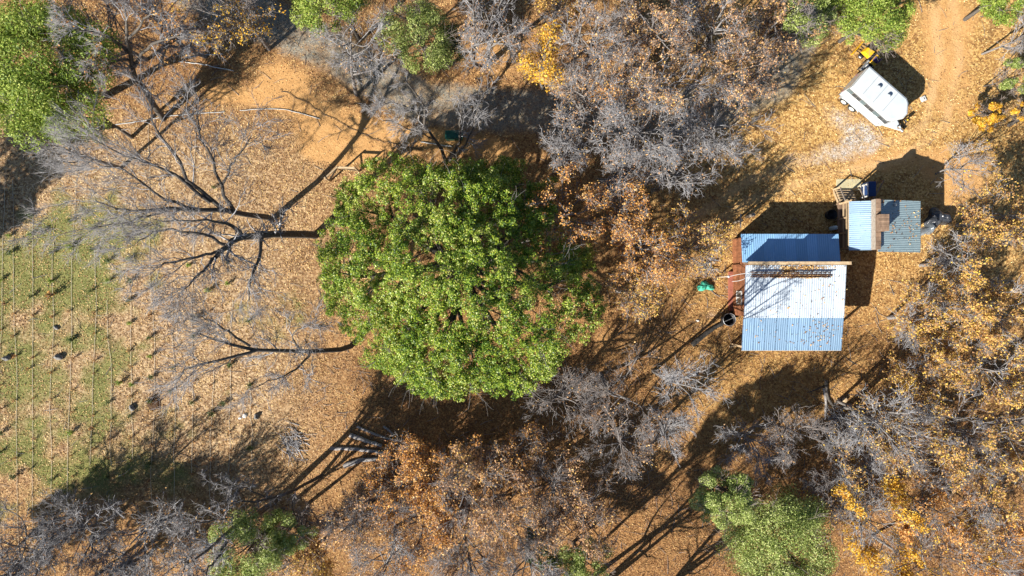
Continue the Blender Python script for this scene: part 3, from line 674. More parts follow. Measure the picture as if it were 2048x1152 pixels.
T('ever', 'evergreen_tree', 'dark green tree cut by bottom edge near the middle', 'tree', (1165, 1120), 4, 66, seed=114, leaves=8000, leaf='leaf_sage', dens=.7, lsize=.15)
# --- lower middle
mid = [(1120, 800, 4.5, 85, 'bare', 60, 'leaf_peach', 'pale leafless tree touching the oak\'s lower right edge', (1165, 748)), (1250, 790, 4.5, 95, 'bare', 120, 'leaf_peach', 'wide leafless tree over orange dirt, right of oak\'s foot', (1200, 745)),
       (1230, 880, 4.5, 88, 'bare', 260, 'leaf_peach', 'leafless tree between the oak and long diagonal shadow', None), (1040, 905, 4, 72, 'autumn', 1600, 'leaf_orange', 'thin orange flecked tree straight below the oak', None),
       (885, 925, 5, 95, 'autumn', 5000, 'leaf_orange', 'orange tree next to the log clearing', None), (955, 985, 6, 98, 'autumn', 3600, 'leaf_peach', 'tree with pale upright limbs and peach leaves, bottom centre', None),
       (848, 1035, 5, 88, 'autumn', 5000, 'leaf_orange', 'orange edged tree below the log clearing', None), (1100, 990, 4.5, 86, 'autumn', 1800, 'leaf_peach', 'half bare tree left of long shadow\'s base', None),
       (1170, 1045, 4, 76, 'autumn', 2600, 'leaf_peach', 'peach leaved tree over the base of the long shadow', None), (690, 1060, 4.5, 88, 'autumn', 1600, 'leaf_peach', 'grey twigged tree right of the dark green lower left tree', None),
       (610, 1135, 4.5, 66, 'autumn', 3200, 'leaf_mixed', 'peach leaved treetop at bottom edge, left of centre', None), (770, 1120, 5, 88, 'bare', 500, 'leaf_peach', 'leafless treetop on bottom edge under the orange edged tree', None),
       (930, 1120, 5.5, 98, 'bare', 200, 'leaf_peach', 'crooked pale leafless treetop on bottom edge at centre', None), (1060, 1140, 5, 80, 'bare', 120, 'leaf_peach', 'leafless treetop on bottom edge beside small dark evergreen', None),
       (800, 965, 4.5, 74, 'autumn', 2600, 'leaf_orange', 'orange tree just below the curved pale log', None), (1015, 1055, 5, 84, 'autumn', 1500, 'leaf_peach', 'brown leaved tree between bottom centre leafless treetops', None),
       (905, 1055, 4.5, 84, 'autumn', 2200, 'leaf_peach', 'tangled brown tree above the crooked pale treetop', None), (745, 1010, 4, 62, 'bare', 300, 'leaf_peach', 'small grey tree left of the orange edged tree', None),
       (1385, 772, 10.5, 78, 'bare', 0, 'leaf_peach', 'faint tall leafless tree left of and below the house', None), (1330, 860, 5, 60, 'bare', 60, 'leaf_peach', 'thin leafless tree on left border of long diagonal shadow', None)]
for i, (x, y, h, r, kd, n, lf, lb, bs) in enumerate(mid):
    T(kd, 'bare_tree' if kd == 'bare' else 'autumn_tree', lb, 'tree', (x, y), h, r, seed=130+i, dens=.25 if h > 10 else .6 if i < 3 else 1.1, leaves=n, leaf=lf, twig='twig_grey' if kd == 'bare' and i > 2 else 'twig_brown', lsize=.17, base=bs, trunk_r=.15, stems=2 if i == 5 else 1)
# --- bottom left
for i, (x, y, h, r, lb) in enumerate([(45, 1085, 3.8, 95, 'leafless tree in the bottom left corner'), (165, 1065, 4, 95, 'leafless tree second from the bottom left corner'),
                                      (290, 1075, 3.6, 108, 'white limbed leafless tree on bottom edge below the orchard'), (20, 1150, 4.5, 85, 'leafless crown cut off by the bottom left corner'), (230, 1145, 3.8, 95, 'leafless crown cut by bottom edge between two leafless trees'),
                                      (370, 1130, 3.5, 85, 'leafless crown on bottom edge left of the green tree')]):
    T('bare', 'bare_tree', lb, 'tree', (x, y), h, r, seed=160+i, dens=1.0, leaves=60, leaf='leaf_orange', group='leafless trees along the lower left edge', thin=1.25, trunk_r=.17, twig='twig_white' if i == 2 else 'twig_grey')
T('ever', 'evergreen_tree', 'green tree at bottom left beside the dark slanting trunk', 'tree', (490, 1100), 7.5, 86, seed=170, leaves=10500, leaf='leaf_sage', dens=.95, lsize=.16)
T('ever', 'evergreen_tree', 'dark green tree behind it, towards the peach leaved treetop', 'tree', (575, 1055), 6, 60, seed=171, leaves=6200, leaf='leaf_sage', dens=.9, lsize=.16)
for i, (x, y, h, r, lb) in enumerate([(-56, 1347, 8, 95, 'evergreen beyond bottom left corner, only its shade in view'), (40, 1300, 8, 50, 'evergreen below the bottom edge shading the orchard\'s foot'), (-491, 560, 9, 100, 'evergreen beyond the left edge shading the orchard rows'),
                                      (-520, 680, 9, 70, 'taller evergreen beyond left edge shading the hoses'), (-292, 1371, 8, 95, 'evergreen outside the lower left edge'), (210, 1370, 7.5, 70, 'evergreen under the bottom edge behind leafless crowns')]):
    T('ever', 'evergreen_tree', lb, 'tree', (x, y), h, r, seed=180+i, leaves=4500, leaf='leaf_dark', dens=.6, lsize=.3, flat=.9)

# ------------------------------------------------------------------ buildings
M['steel_white'] = None
def steel(name, c1, c2, rough=.42, metal=.35):
    m, nt, b = newmat(name, rough, metal, .5)
    co = coords(nt, 'Object')
    n = tex_noise(nt, 1.3, 5, .65, co); n2 = tex_noise(nt, 14, 3, .7, co)
    col = ramp(nt, [(.3, c1), (.7, c2)], mathn(nt, 'ADD', mathn(nt, 'MULTIPLY', n, .7), mathn(nt, 'MULTIPLY', n2, .3)))
    st = tex_noise(nt, 1.0, 4, .7, coords(nt, 'Object', (5, .35, 1)))
    col = mixc(nt, ramp(nt, [(.58, (0, 0, 0)), (.78, (.5, .5, .5))], st), col, (.27, .25, .235))
    spot = tex_noise(nt, 3.1, 6, .8, co); col = mixc(nt, ramp(nt, [(.64, (0, 0, 0)), (.72, (.55, .55, .55))], spot), col, (.20, .13, .08))
    oi = nt.nodes.new('ShaderNodeObjectInfo'); f = mathn(nt, 'MULTIPLY_ADD', oi.outputs['Random'], .20); f.node.inputs[2].default_value = .90
    vm = nt.nodes.new('ShaderNodeVectorMath'); vm.operation = 'SCALE'; nt.links.new(col, vm.inputs[0]); nt.links.new(f, vm.inputs['Scale'])
    nt.links.new(vm.outputs[0], b.inputs['Base Color'])
    nt.links.new(ramp(nt, [(.3, (rough-.08,)*3), (.7, (rough+.15,)*3)], n), b.inputs['Roughness'])
    return m
M['steel_white'] = steel('roof_steel_white', (.40, .47, .54), (.50, .56, .63), .5, .15)
M['steel_blue'] = steel('roof_steel_blue', (.15, .25, .37), (.20, .31, .44), .5, .15)
M['steel_lean'] = steel('roof_steel_lean', (.18, .37, .61), (.27, .47, .70), .5, .15)
M['steel_porch'] = steel('roof_steel_porch', (.22, .33, .45), (.29, .41, .54), .5, .15)
M['steel_shed'] = steel('roof_steel_shed', (.20, .28, .31), (.28, .37, .41), .5, .15)
M['wood_red'] = simple('siding_red_brown', (.12, .045, .02), (.28, .11, .05), 5, .8, stretch=(1, 1, .3), rnd=True)
M['wood_brown'] = simple('boards_brown', (.12, .075, .05), (.27, .18, .12), 5, .85, stretch=(1, .4, 1), rnd=True)
M['wood_tan'] = simple('timber_tan', (.30, .21, .12), (.50, .38, .24), 5, .8, rnd=True)
M['wood_grey'] = simple('timber_weathered', (.24, .20, .16), (.44, .37, .30), 6, .85, rnd=True)
M['ply'] = simple('landing_plywood', (.34, .30, .18), (.46, .41, .26), 2, .85)
M['white'] = simple('paint_white', (.40, .40, .40), (.52, .52, .50), 6, .5)
M['glass'] = simple('glass_dark', (.02, .025, .03), (.05, .06, .07), 2, .08, spec=.6, bmp=0)
M['red_board'] = simple('skirt_board_red', (.22, .07, .045), (.33, .12, .08), 5, .75)
M['rust'] = simple('rusty_steel', (.05, .025, .015), (.16, .08, .045), 9, .7, .3)
M['black'] = simple('black_plastic', (.008, .008, .01), (.02, .02, .024), 8, .45)
M['rubber'] = simple('tyre_rubber', (.012, .012, .012), (.03, .03, .03), 12, .85)
M['grey_metal'] = simple('grey_metal', (.28, .30, .31), (.45, .46, .47), 7, .4, .7)
M['blue_bin'] = simple('dark_blue_plastic', (.01, .03, .10), (.015, .05, .16), 6, .5)
M['green_box'] = simple('green_enamel', (.008, .06, .045), (.016, .11, .075), 5, .45)

def corr_mesh(name, width, length, pitch, amp, thick=.006):
    """corrugated sheet: ribs run along +y, width along +x, origin at a corner"""
    n = int(round(width/pitch))*6+1; xs = np.linspace(0, width+.03, n)
    zs = np.clip(np.cos(xs/pitch*2*math.pi)*1.6, -1, 1)*amp
    v = []
    for y in (0, length):
        for x, z in zip(xs, zs): v.append((x, y, z))
    for y in (0, length):
        for x, z in zip(xs, zs): v.append((x, y, z-thick))
    f = []
    for i in range(n-1):
        f.append((i, i+1, n+i+1, n+i)); f.append((2*n+i+1, 2*n+i, 3*n+i, 3*n+i+1))
        f.append((i+1, i, 2*n+i, 2*n+i+1)); f.append((n+i, n+i+1, 3*n+i+1, 3*n+i))
    f.append((0, n, 3*n, 2*n)); f.append((n-1, 3*n-1, 4*n-1, 2*n-1))
    mb = MB(); mb.add(v, f); me = mb.mesh(name); return me
def sheet_roof(parent, x0, x1, y0, z0, y1, z1, wid, mat, pitch=.15, amp=.007, axis='y', label=None):
    """roof plane: for axis y, ribs run from (y0,z0) to (y1,z1) and sheets lie side by side over x0..x1;
       for axis x the same with x and y exchanged. Returns the purlin deck under the sheets."""
    L = math.hypot(y1-y0, z1-z0); sl = math.atan2(z1-z0, y1-y0); n = max(1, int(round((x1-x0)/wid))); w = (x1-x0)/n
    deck = MB()
    npur = max(3, int(L/.8))
    for i in range(npur+1):
        t = (i+.0)/npur*.98+.01; yy = y0+(y1-y0)*t; zz = z0+(z1-z0)*t-.07
        if axis == 'y': deck.box(x0+.05, x1-.05, yy-.03, yy+.03, zz-.04, zz+.03)
        else: deck.box(yy-.03, yy+.03, x0+.05, x1-.05, zz-.04, zz+.03)
    d = deck.build('roof', M['wood_tan'], parent)
    if label: d['label'] = label
    me = corr_mesh('roof_sheet', w, L, pitch, amp); me.materials.append(mat)
    sm = MB()
    for i in range(n+1):
        for t in range(int(L/.6)+1):
            yy = .08+t*(L-.16)/max(1, int(L/.6)); xx = min(max(i*w, .03), n*w-.03); sm.box(xx-.014, xx+.014, yy-.014, yy+.014, amp+.002, amp+.016)
    so = sm.build('screws', M['rust'], d); so['kind'] = 'stuff'
    if axis == 'y': so.location = (x0, y0, z0+.006); so.rotation_euler = (sl, 0, 0)
    else: so.matrix_local = Matrix.Translation((y0, x1, z0+.006)) @ Matrix.Rotation(-sl, 4, 'Y') @ Matrix.Rotation(-math.pi/2, 4, 'Z')
    for i in range(n):
        o = link('roof_sheet', me, d)
        if axis == 'y':
            o.location = (x0+i*w, y0, z0+(i % 2)*.006); o.rotation_euler = (sl, 0, 0)
        else:   # ribs along x
            o.matrix_local = Matrix.Translation((y0, x0+(i+1)*w, z0+(i % 2)*.006)) @ Matrix.Rotation(-sl, 4, 'Y') @ Matrix.Rotation(-math.pi/2, 4, 'Z')
    return d
def planks(parent, mat, a0, a1, w, fn, name='plank', gap=.008):
    """planks side by side between a0 and a1; fn(mb, lo, hi, j) draws one"""
    n = max(1, int(round((a1-a0)/w))); w = (a1-a0)/n
    for j in range(n):
        mb = MB(); fn(mb, a0+j*w+gap, a0+(j+1)*w-gap, j); mb.build(name, mat, parent)

def big_house():
    R_ = empty('house', (20.2, -.3, 0), 0, 'larger house with white upper and blue lower corrugated metal roof', 'house')
    ox, oy = 20.2, -.3
    P = lambda x, y: (x-ox, y-oy)
    x0, x1 = 16.6-ox, 23.75-ox
    # roofs
    sheet_roof(R_, x0, x1, -2.14-oy, 3.62, 1.62-oy, 3.98, .8, M['steel_white'], label='bright white upper roof slope')
    sheet_roof(R_, x0-.03, x1+.0, -4.50-oy, 3.22, -2.10-oy, 3.585, .8, M['steel_blue'], label='blue lower roof slope over open porch')
    sheet_roof(R_, 16.69-ox, 23.76-ox, 3.94-oy, 2.72, 1.86-oy, 3.05, .8, M['steel_lean'], label='blue lean-to roof behind the parapet')
    # walls
    wl = MB().box(16.93-ox, 23.45-ox, -2.0-oy, 1.78-oy, -.2, 3.45).box(16.93-ox, 23.45-ox, 1.80-oy, 3.7-oy, -.2, 2.62)
    wall = wl.build('wall', M['wood_red'], R_)
    # left wall siding, horizontal boards; each a piece
    def sid(mb, lo, hi, j): mb.box(16.86-ox, 16.925-ox, -2.05-oy, 3.72-oy, lo, hi) if hi < 2.65 else mb.box(16.86-ox, 16.925-ox, -2.05-oy, 1.70-oy, lo, hi)
    planks(wall, M['wood_red'], 0.42, 3.5, .2, sid)
    # foot board and window
    MB().box(16.60-ox, 16.90-ox, -1.75-oy, 1.25-oy, -.15, .34).build('skirt_board', M['red_board'], R_)
    fr = MB()
    ya, yb, za, zb, xw = -1.22-oy, -.22-oy, 1.35, 2.5, 16.86-ox
    for (a, b, c, d) in ((ya, yb, za, za+.1), (ya, yb, zb-.1, zb), (ya, ya+.1, za+.1, zb-.1), (yb-.1, yb, za+.1, zb-.1), ((ya+yb)/2-.04, (ya+yb)/2+.04, za+.1, zb-.1)):
        fr.box(xw-.07, xw-.003, a, b, c, d)
    f = fr.build('window', M['white'], R_)
    for s in (0, 1):
        a = ya+.1+s*((yb-ya)/2-.06); MB().box(xw-.03, xw-.008, a, a+(yb-ya)/2-.14, za+.1, zb-.1).build('pane', M['glass'], f)
    # parapet boards along the top, middle length raised
    pr = MB().box(16.66-ox, 23.72-ox, 1.70-oy, 1.80-oy, 3.3, 4.44).build('parapet', M['wood_brown'], R_)
    def cap(mb, lo, hi, j): mb.box(lo, hi, 1.64-oy, 1.86-oy, 4.45, 4.51)
    planks(pr, M['wood_tan'], 16.62-ox, 23.88-ox, 1.45, cap, 'cap_board')
    MB().box(19.2-ox, 21.1-ox, 1.72-oy, 1.84-oy, 4.515, 5.05).build('raised_board', M['wood_tan'], pr)
    # posts of the open porch
    for px_, py_ in ((16.85, -4.3), (23.4, -4.3), (20.2, -4.3)):
        MB().box(px_-.07-ox, px_+.07-ox, py_-.07-oy, py_+.07-oy, -.2, 3.14).build('post', M['wood_tan'], R_)
    MB().box(16.75-ox, 23.5-ox, -4.38-oy, -4.24-oy, 3.0, 3.12).build('porch_beam', M['wood_tan'], R_)
    # edge trim
    MB().box(x0-.02, x1+.02, -4.53-oy, -4.505-oy, 3.12, 3.20).build('fascia', M['white'], R_)
big_house()

def roofleaf(name, label, pts, n, seed, spread=(.5, .12), mat='litter'):
    rng = np.random.default_rng(seed)
    P = []
    for (x, y, z, sx, sy, k, slope) in pts:
        a = rng.normal(size=(k, 2))*np.array([sx, sy]); P.append(np.stack([x+a[:, 0], y+a[:, 1], z+a[:, 1]*slope[1]+a[:, 0]*slope[0]+.03+rng.random(k)*.03], 1))
    P = np.concatenate(P); N = rng.normal(size=P.shape)*.4; N[:, 2] = 1
    o = link(name, leaf_mesh(name, P, N, rng.uniform(.06, .15, len(P)), rng, asp=.7), None, M[mat]); return props(o, label, 'fallen leaves', None, 'stuff')
mr = .096
roofleaf('fallen_leaves', 'brown leaves caught along the mast on the white roof',
         [(20.0, .82, 3.92, 1.1, .06, 420, (0, mr)), (21.3, .82, 3.92, .6, .05, 260, (0, mr)), (18.9, .84, 3.92, .7, .05, 120, (0, mr)), (19.6, 1.25, 3.95, .3, .17, 220, (0, mr)), (21.0, 1.45, 3.97, .6, .09, 200, (0, mr)), (20.2, 1.5, 3.97, 1.6, .06, 100, (0, mr)),
          (20.8, -1.0, 3.74, 1.4, 1.0, 36, (0, mr)), (22.5, -.5, 3.78, .8, .9, 22, (0, mr)), (22.1, -3.1, 3.44, .9, .4, 70, (0, .15)), (21.5, -3.9, 3.32, 1.2, .3, 30, (0, .15)), (18.5, -3.0, 3.46, 1.3, .5, 14, (0, .15))], 0, 21)

# mast lying on the roof
def lying_mast():
    a, b = Vector((*W(1500, 549, 3.97), 0)), Vector((*W(1661, 549, 3.97), 0)); L = b.x-a.x; y = a.y
    z = 4.02
    R_ = empty('lattice_mast', (a.x, y-.17, z-.0), 0, 'long rusty lattice mast lying on the white roof', 'mast')
    for k, (yy, zz) in enumerate(((0, 0), (.34, .03), (.17, .27))):
        MB().tube([(0, yy, zz), (L*.5, yy, zz+.01), (L, yy, zz)], .034, 6).build('rail', M['rust'], R_)
    n = 18
    lt = MB()
    for i in range(n):
        x = .1+i*(L-.2)/(n-1)
        MB().beam((x, 0, 0), (x, .34, .03), .03).build('rung', M['rust'], R_)
        if i < n-1:
            x2 = x+(L-.2)/(n-1)
            lt.beam((x, 0, 0), (x2, .17, .27), .018).beam((x2, .34, .03), (x, .17, .27), .018)
    lt.build('lacing', M['rust'], R_)
lying_mast()
def cable(name, label, pts, r, mat):
    P = resample([np.array(p) for p in pts], 18); o = MB().tube([tuple(p) for p in P], r, 6).build(name, M[mat]); return props(o, label, 'cable')
a = W3(1458, 553, 2.9); b = W3(1500, 546, 4.1)
cable('service_cable', 'upper white cable from wall bracket to roof mast', [a, (a+b)/2+np.array([0, .04, .05]), b], .018, 'white')
a2 = W3(1464, 563, 2.9); b2 = W3(1498, 553, 4.05)
cable('service_cable', 'lower white cable sagging beside roof edge', [a2, (a2+b2)/2+np.array([0, -.1, -.05]), b2], .018, 'white')
def bracket():
    x, y = W(1457, 553, 2.9)
    R_ = empty('cable_pole', (x, y, 0), 0, 'thin pole with white insulator at the house\'s left wall', 'pole')
    MB().tube([(0, 0, -.2), (0, 0, 2.95)], [.05, .04], 8).build('pole', M['wood_grey'], R_)
    MB().lathe([(0, 3.0), (.09, 2.98), (.1, 2.9), (.05, 2.86)], k=10).build('insulator', M['white'], R_)
bracket()

def shed():
    ox, oy = 27.4, 4.4
    R_ = empty('shed', (ox, oy, 0), 0, 'smaller building with blue-grey corrugated roof and brown clerestory strip', 'shed')
    sheet_roof(R_, 2.74-oy, 6.22-oy, 24.24-ox, 3.40, 25.66-ox, 3.82, .87, M['steel_porch'], .145, .012, 'x', 'pale blue porch roof')
    sheet_roof(R_, 2.60-oy, 6.26-oy, 25.90-ox, 4.18, 29.45-ox, 3.28, .9, M['steel_shed'], .13, .009, 'x', 'grey green main roof')
    # gabled body
    wv = [(25.7, 2.95, -.2), (29.2, 2.95, -.2), (29.2, 5.95, -.2), (25.7, 5.95, -.2), (25.7, 2.95, 4.02), (29.2, 2.95, 3.14), (29.2, 5.95, 3.14), (25.7, 5.95, 4.02)]
    wl = MB().add([(x-ox, y-oy, z) for x, y, z in wv], [(3, 2, 1, 0), (4, 5, 6, 7), (0, 1, 5, 4), (1, 2, 6, 5), (2, 3, 7, 6), (3, 0, 4, 7)])
    wall = wl.build('wall', M['wood_brown'], R_)
    def sid(mb, lo, hi, j):
        t = lambda x: 4.0-(x+ox-25.7)*.251-.08
        mb.add([(lo, 2.90-oy, -.1), (hi, 2.90-oy, -.1), (hi, 2.945-oy, -.1), (lo, 2.945-oy, -.1), (lo, 2.90-oy, t(lo)), (hi, 2.90-oy, t(hi)), (hi, 2.945-oy, t(hi)), (lo, 2.945-oy, t(lo))],
               [(3, 2, 1, 0), (4, 5, 6, 7), (0, 1, 5, 4), (1, 2, 6, 5), (2, 3, 7, 6), (3, 0, 4, 7)])
    planks(wall, M['wood_brown'], 25.7-ox, 29.2-ox, .25, sid)
    # clerestory strip: core and boards on top
    cl = MB().box(25.66-ox, 25.96-ox, 2.72-oy, 6.27-oy, 3.6, 4.36).build('clerestory', M['wood_brown'], R_)
    def cb(mb, lo, hi, j): mb.box(25.63-ox, 25.99-ox, lo, hi, 4.365, 4.41)
    planks(cl, M['wood_brown'], 2.70-oy, 6.29-oy, .3, cb, 'cap_board')
    MB().box(25.59-ox, 25.625-ox, 2.72-oy, 6.27-oy, 3.86, 4.42).build('trim_board', M['wood_grey'], cl)
    ch = MB().box(25.60-ox, 26.26-ox, 3.98-oy, 5.13-oy, 3.9, 4.90).build('chimney_box', M['wood_brown'], R_)
    def cb2(mb, lo, hi, j): mb.box(25.58-ox, 26.28-ox, lo, hi, 4.905, 4.945)
    planks(ch, M['wood_brown'], 3.96-oy, 5.15-oy, .15, cb2, 'shingle', .004)
    # porch deck and posts
    dk = MB().box(24.62-ox, 25.68-ox, 2.90-oy, 6.45-oy, .8, .93).build('deck', M['wood_brown'], R_)
    def db(mb, lo, hi, j): mb.box(lo, hi, 2.88-oy, 6.47-oy, .935, .975)
    planks(dk, M['wood_brown'], 24.60-ox, 25.68-ox, .135, db)
    for y in (2.95, 4.1, 5.2, 6.35):
        MB().box(24.68-ox, 24.80-ox, y-.06-oy, y+.06-oy, -.2, 3.32 if y in (2.95, 6.35) else 2.0).build('post', M['wood_tan'], R_)
    for z in (1.5, 1.98): MB().box(24.70-ox, 24.79-ox, 3.02-oy, 6.28-oy, z, z+.07).build('railing', M['wood_tan'], R_)
    MB().box(29.47-ox, 29.49-ox, 2.60-oy, 6.26-oy, 3.14, 3.24).build('fascia', M['wood_grey'], R_)
    MB().lathe([(.0, .25), (.09, .24), (.1, .16), (.05, .15), (.05, -.1)], (27.2-ox, 5.9-oy, 3.9), 10).build('vent_pipe', M['grey_metal'], R_)
shed()
roofleaf('fallen_leaves', 'scattered pale leaves on the shed\'s grey green roof', [(27.6, 4.4, 3.74, .9, .95, 70, (-.253, 0)), (26.2, 6.1, 4.1, .1, .06, 14, (-.253, 0)), (28.8, 4.4, 3.44, .3, .8, 26, (-.253, 0))], 0, 23)

def stairs():
    R_ = empty('staircase', (25.2, 6.5, 0), 0, 'short wooden steps leading from shed porch down to landing', 'stairs')
    for j in range(5):
        y = .04+j*.2; z = .90-j*.16
        MB().box(-.45, .85, y, y+.17, z-.05, z, b=.01).build('tread', M['wood_tan'], R_)
    for x in (-.5, .89):
        MB().beam((x, .0, .78), (x, 1.05, .0), .06, .22).build('stringer', M['wood_tan'], R_)
    for x in (-.52, .93):
        MB().box(x-.05, x+.05, 1.0, 1.1, -.1, 1.2).build('post', M['wood_tan'], R_)
        MB().beam((x, .0, 1.95), (x, 1.05, 1.18), .09, .06).build('handrail', M['wood_grey'], R_)
    L_ = empty('landing', (25.85, 7.95, 0), 0, 'square pale plywood landing at the foot of steps', 'platform')
    MB().box(-.95, 0, -.45, .42, -.1, .09, b=.01).build('panel', M['ply'], L_); MB().box(.006, .95, -.45, .42, -.1, .095, b=.01).build('panel', M['ply'], L_)
    G = empty('gate_frame', (26.75, 7.35, 0), 0, 'white painted railing frame beside the landing', 'railing')
    for y in (-.45, .45): MB().box(-.05, .05, y-.05, y+.05, -.1, 1.2).build('post', M['white'], G)
    MB().box(-.04, .04, -.5, .5, 1.2, 1.28).build('top_rail', M['white'], G); MB().box(-.03, .03, -.4, .4, .55, .62).build('lower_rail', M['white'], G)
    for j in range(2):
        F = empty('brace_rail', (26.6+j*.45, 6.5+j*.1, 0), 0, ['dark diagonal timber rail next to the white railing', 'dark diagonal timber rail nearest the blue cabinet'][j], 'railing')
        MB().beam((0, 0, 1.3), (.9, 1.5, 1.2), .09, .07).build('rail', M['wood_brown'], F)
        for t in (.03, .97): MB().box(t*.9-.045, t*.9+.045, t*1.5-.045, t*1.5+.045, -.1, 1.22).build('post', M['wood_brown'], F)
    B = empty('cabinet', (*W(1743, 378, 1.2), 0), 0, 'tall dark blue cabinet in shade above the shed', 'cabinet')
    MB().box(-.24, .24, -.52, .52, -.05, 1.25, b=.03).build('body', M['blue_bin'], B)
    MB().box(-.28, .28, -.56, .56, 1.255, 1.32, b=.02).build('lid', M['blue_bin'], B)
    MB().box(-.255, -.245, -.01, .01, .1, 1.15).build('door_seam', M['black'], B)
stairs()

# tarp heap
def heap(name, label, cat, px, py, rx, ry, hz, mat, seed, n=26, sharp=.5, ang=0):
    rng = np.random.default_rng(seed); x, y = W(px, py, hz*.5)
    u = np.linspace(0, 1, n//2); th = np.linspace(0, 2*math.pi, n, endpoint=False)
    V = []
    for s in u:
        for t in th:
            k = 1+.22*math.sin(3*t+seed)+.12*math.sin(5*t+seed*2)
            a = math.cos(t)*rx*s*k; b = math.sin(t)*ry*s*k
            ca, sa = math.cos(ang), math.sin(ang)
            X, Y = a*ca-b*sa, a*sa+b*ca
            z = hz*(1-s**1.8)*(.7+.6*vnoise(X+seed*7, Y+3, 2.2, seed))+(float(vnoise(X*1.0+seed, Y*1.3, 5.5, seed+1))-.5)*.35*hz*sharp*(s < .97)
            V.append((X, Y, max(float(z), -.02) if s < .97 else -.05))
    m = len(u); f = [(i*n+j, i*n+(j+1) % n, (i+1)*n+(j+1) % n, (i+1)*n+j) for i in range(m-1) for j in range(n)]
    mb = MB().add(V, f, False); o = mb.build(name, mat); o.location = (x, y, float(gz(x, y))+.01)
    return props(o, label, cat)
M['tarp'] = simple('black_tarpaulin', (.012, .014, .02), (.05, .055, .065), 3, .28, spec=.7, bmp=.8)
M['tarp_grey'] = simple('silver_tarpaulin', (.10, .12, .14), (.26, .29, .32), 3, .3, .3, spec=.7, bmp=.8)
M['net'] = simple('green_netting', (.015, .22, .15), (.10, .55, .38), 4, .6, bmp=1.0)
heap('tarp_heap', 'black tarpaulin heap against the shed\'s right side', 'tarpaulin', 1880, 437, 1.1, .75, .9, M['tarp'], 3, ang=.3)
heap('tarp_heap', 'crumpled silver grey tarpaulin beside the black one', 'tarpaulin', 1858, 458, .72, .42, .75, M['tarp_grey'], 5, ang=.6)
heap('net_heap', 'bright teal green netting heap left of the house', 'netting', 1412, 573, .68, .36, .5, M['net'], 9, sharp=1.3)

# barrel, tubs, board things beside the house
def barrel():
    x, y = W(1458, 639, .9)
    R_ = empty('barrel', (x, y, float(gz(x, y))), 0, 'open black barrel with pale rim left of the house', 'barrel')
    MB().lathe([(.40, -.05), (.45, .3), (.46, .6), (.45, .93), (.41, .93), (.41, .1), (0, .08)], k=28).build('body', M['black'], R_)
    ring = [(.47*math.cos(t), .47*math.sin(t), .95) for t in np.linspace(0, 2*math.pi, 29)]
    MB().tube(ring, .022, 6, False).build('rim', M['grey_metal'], R_)
    MB().beam((-.44, -.18, .975), (.43, .2, .975), .03).build('crossbar', M['grey_metal'], R_)
barrel()
def tub(px, py, r, h, mat, nm, label, cat):
    x, y = W(px, py, h); R_ = empty(nm, (x, y, float(gz(x, y))), 0, label, cat)
    MB().lathe([(r*.85, -.03), (r, h), (r*.9, h), (r*.8, .06), (0, .05)], k=24).build('body', mat, R_)
    MB().tube([(r*.97*math.cos(t), r*.97*math.sin(t), h) for t in np.linspace(0, 2*math.pi, 25)], .022, 6, False).build('rim', mat, R_)
tub(1664, 429, .38, .6, M['black'], 'tub', 'round black tub in shade above the lean-to roof', 'tub')
tub(1472, 628, .24, .3, M['black'], 'pot', 'small black pot between barrel and house wall', 'pot')
M['pale_blue'] = simple('pale_blue_plastic', (.35, .48, .58), (.45, .6, .7), 5, .5)
def tank():
    x, y = W(1674, 455, 1.0); R_ = empty('gas_cylinder', (x-.05, y, float(gz(x, y))), 0, 'pale blue cylinder beside the porch deck', 'cylinder')
    MB().lathe([(.0, -.02), (.15, 0), (.16, .1), (.16, .85), (.1, .98), (.04, 1.02), (.04, 1.1), (0, 1.1)], k=16).build('body', M['pale_blue'], R_)
    MB().box(-.05, .05, -.02, .02, 1.105, 1.14).build('valve', M['grey_metal'], R_)
tank()
def log(name, label, p0, p1, r, mat='bark_pale', seed=0, bend=.1, cat='log', h0=None, h1=None):
    rng = np.random.default_rng(seed); a = np.array([*W(*p0), 0]); b = np.array([*W(*p1), 0])
    a[2] = float(gz(a[0], a[1]))+(r*.85 if h0 is None else h0); b[2] = float(gz(b[0], b[1]))+(r*.75 if h1 is None else h1)
    mid_ = (a+b)/2; d = b-a; nrm = np.array([-d[1], d[0], 0])/np.linalg.norm(d); m = mid_+nrm*bend
    q = resample([a, m, b], 10); q += rng.normal(size=q.shape)*r*.12; c = q.mean(0).copy(); c[2] = 0
    rr = list(np.linspace(r, r*.72, 10)*(1+rng.normal(size=10)*.07))
    R_ = empty(name, tuple(c), 0, label, cat)
    MB().tube([tuple(p-c) for p in q], rr, 10, False).build('bark', M[mat], R_)
    for e, nx_, rad in ((q[0], q[1], rr[0]), (q[-1], q[-2], rr[-1])):
        t = Vector(e-nx_).normalized(); pp = Vector(e-c)
        MB().tube([tuple(pp-t*.03), tuple(pp+t*.012)], rad*.97, 10).build('cut_end', M['wood_tan'], R_)
log('log', 'uppermost thin pale log of the log clearing', (715, 852), (802, 883), .10, seed=1, bend=-.1)
log('log', 'short grey log lying behind the uppermost thin one', (768, 852), (788, 868), .09, seed=2, bend=.02)
log('log', 'thick straight grey log, second from top in the log clearing', (700, 867), (765, 890), .18, seed=3, bend=-.05)
log('log', 'longest grey log, third from top in the log clearing', (662, 895), (775, 905), .15, seed=4, bend=.1)
log('log', 'thick pale curved log at the bottom of the log clearing', (690, 930), (760, 917), .20, seed=5, bend=.18)
log('log', 'long near-black log beside the barrel', (1382, 690), (1450, 642), .20, mat='bark_black', seed=6, bend=.1)
log('fallen_limb', 'long dark fallen limb below the house, curved', (1652, 760), (1668, 815), .13, mat='bark', seed=7, bend=-.25, cat='fallen limb')
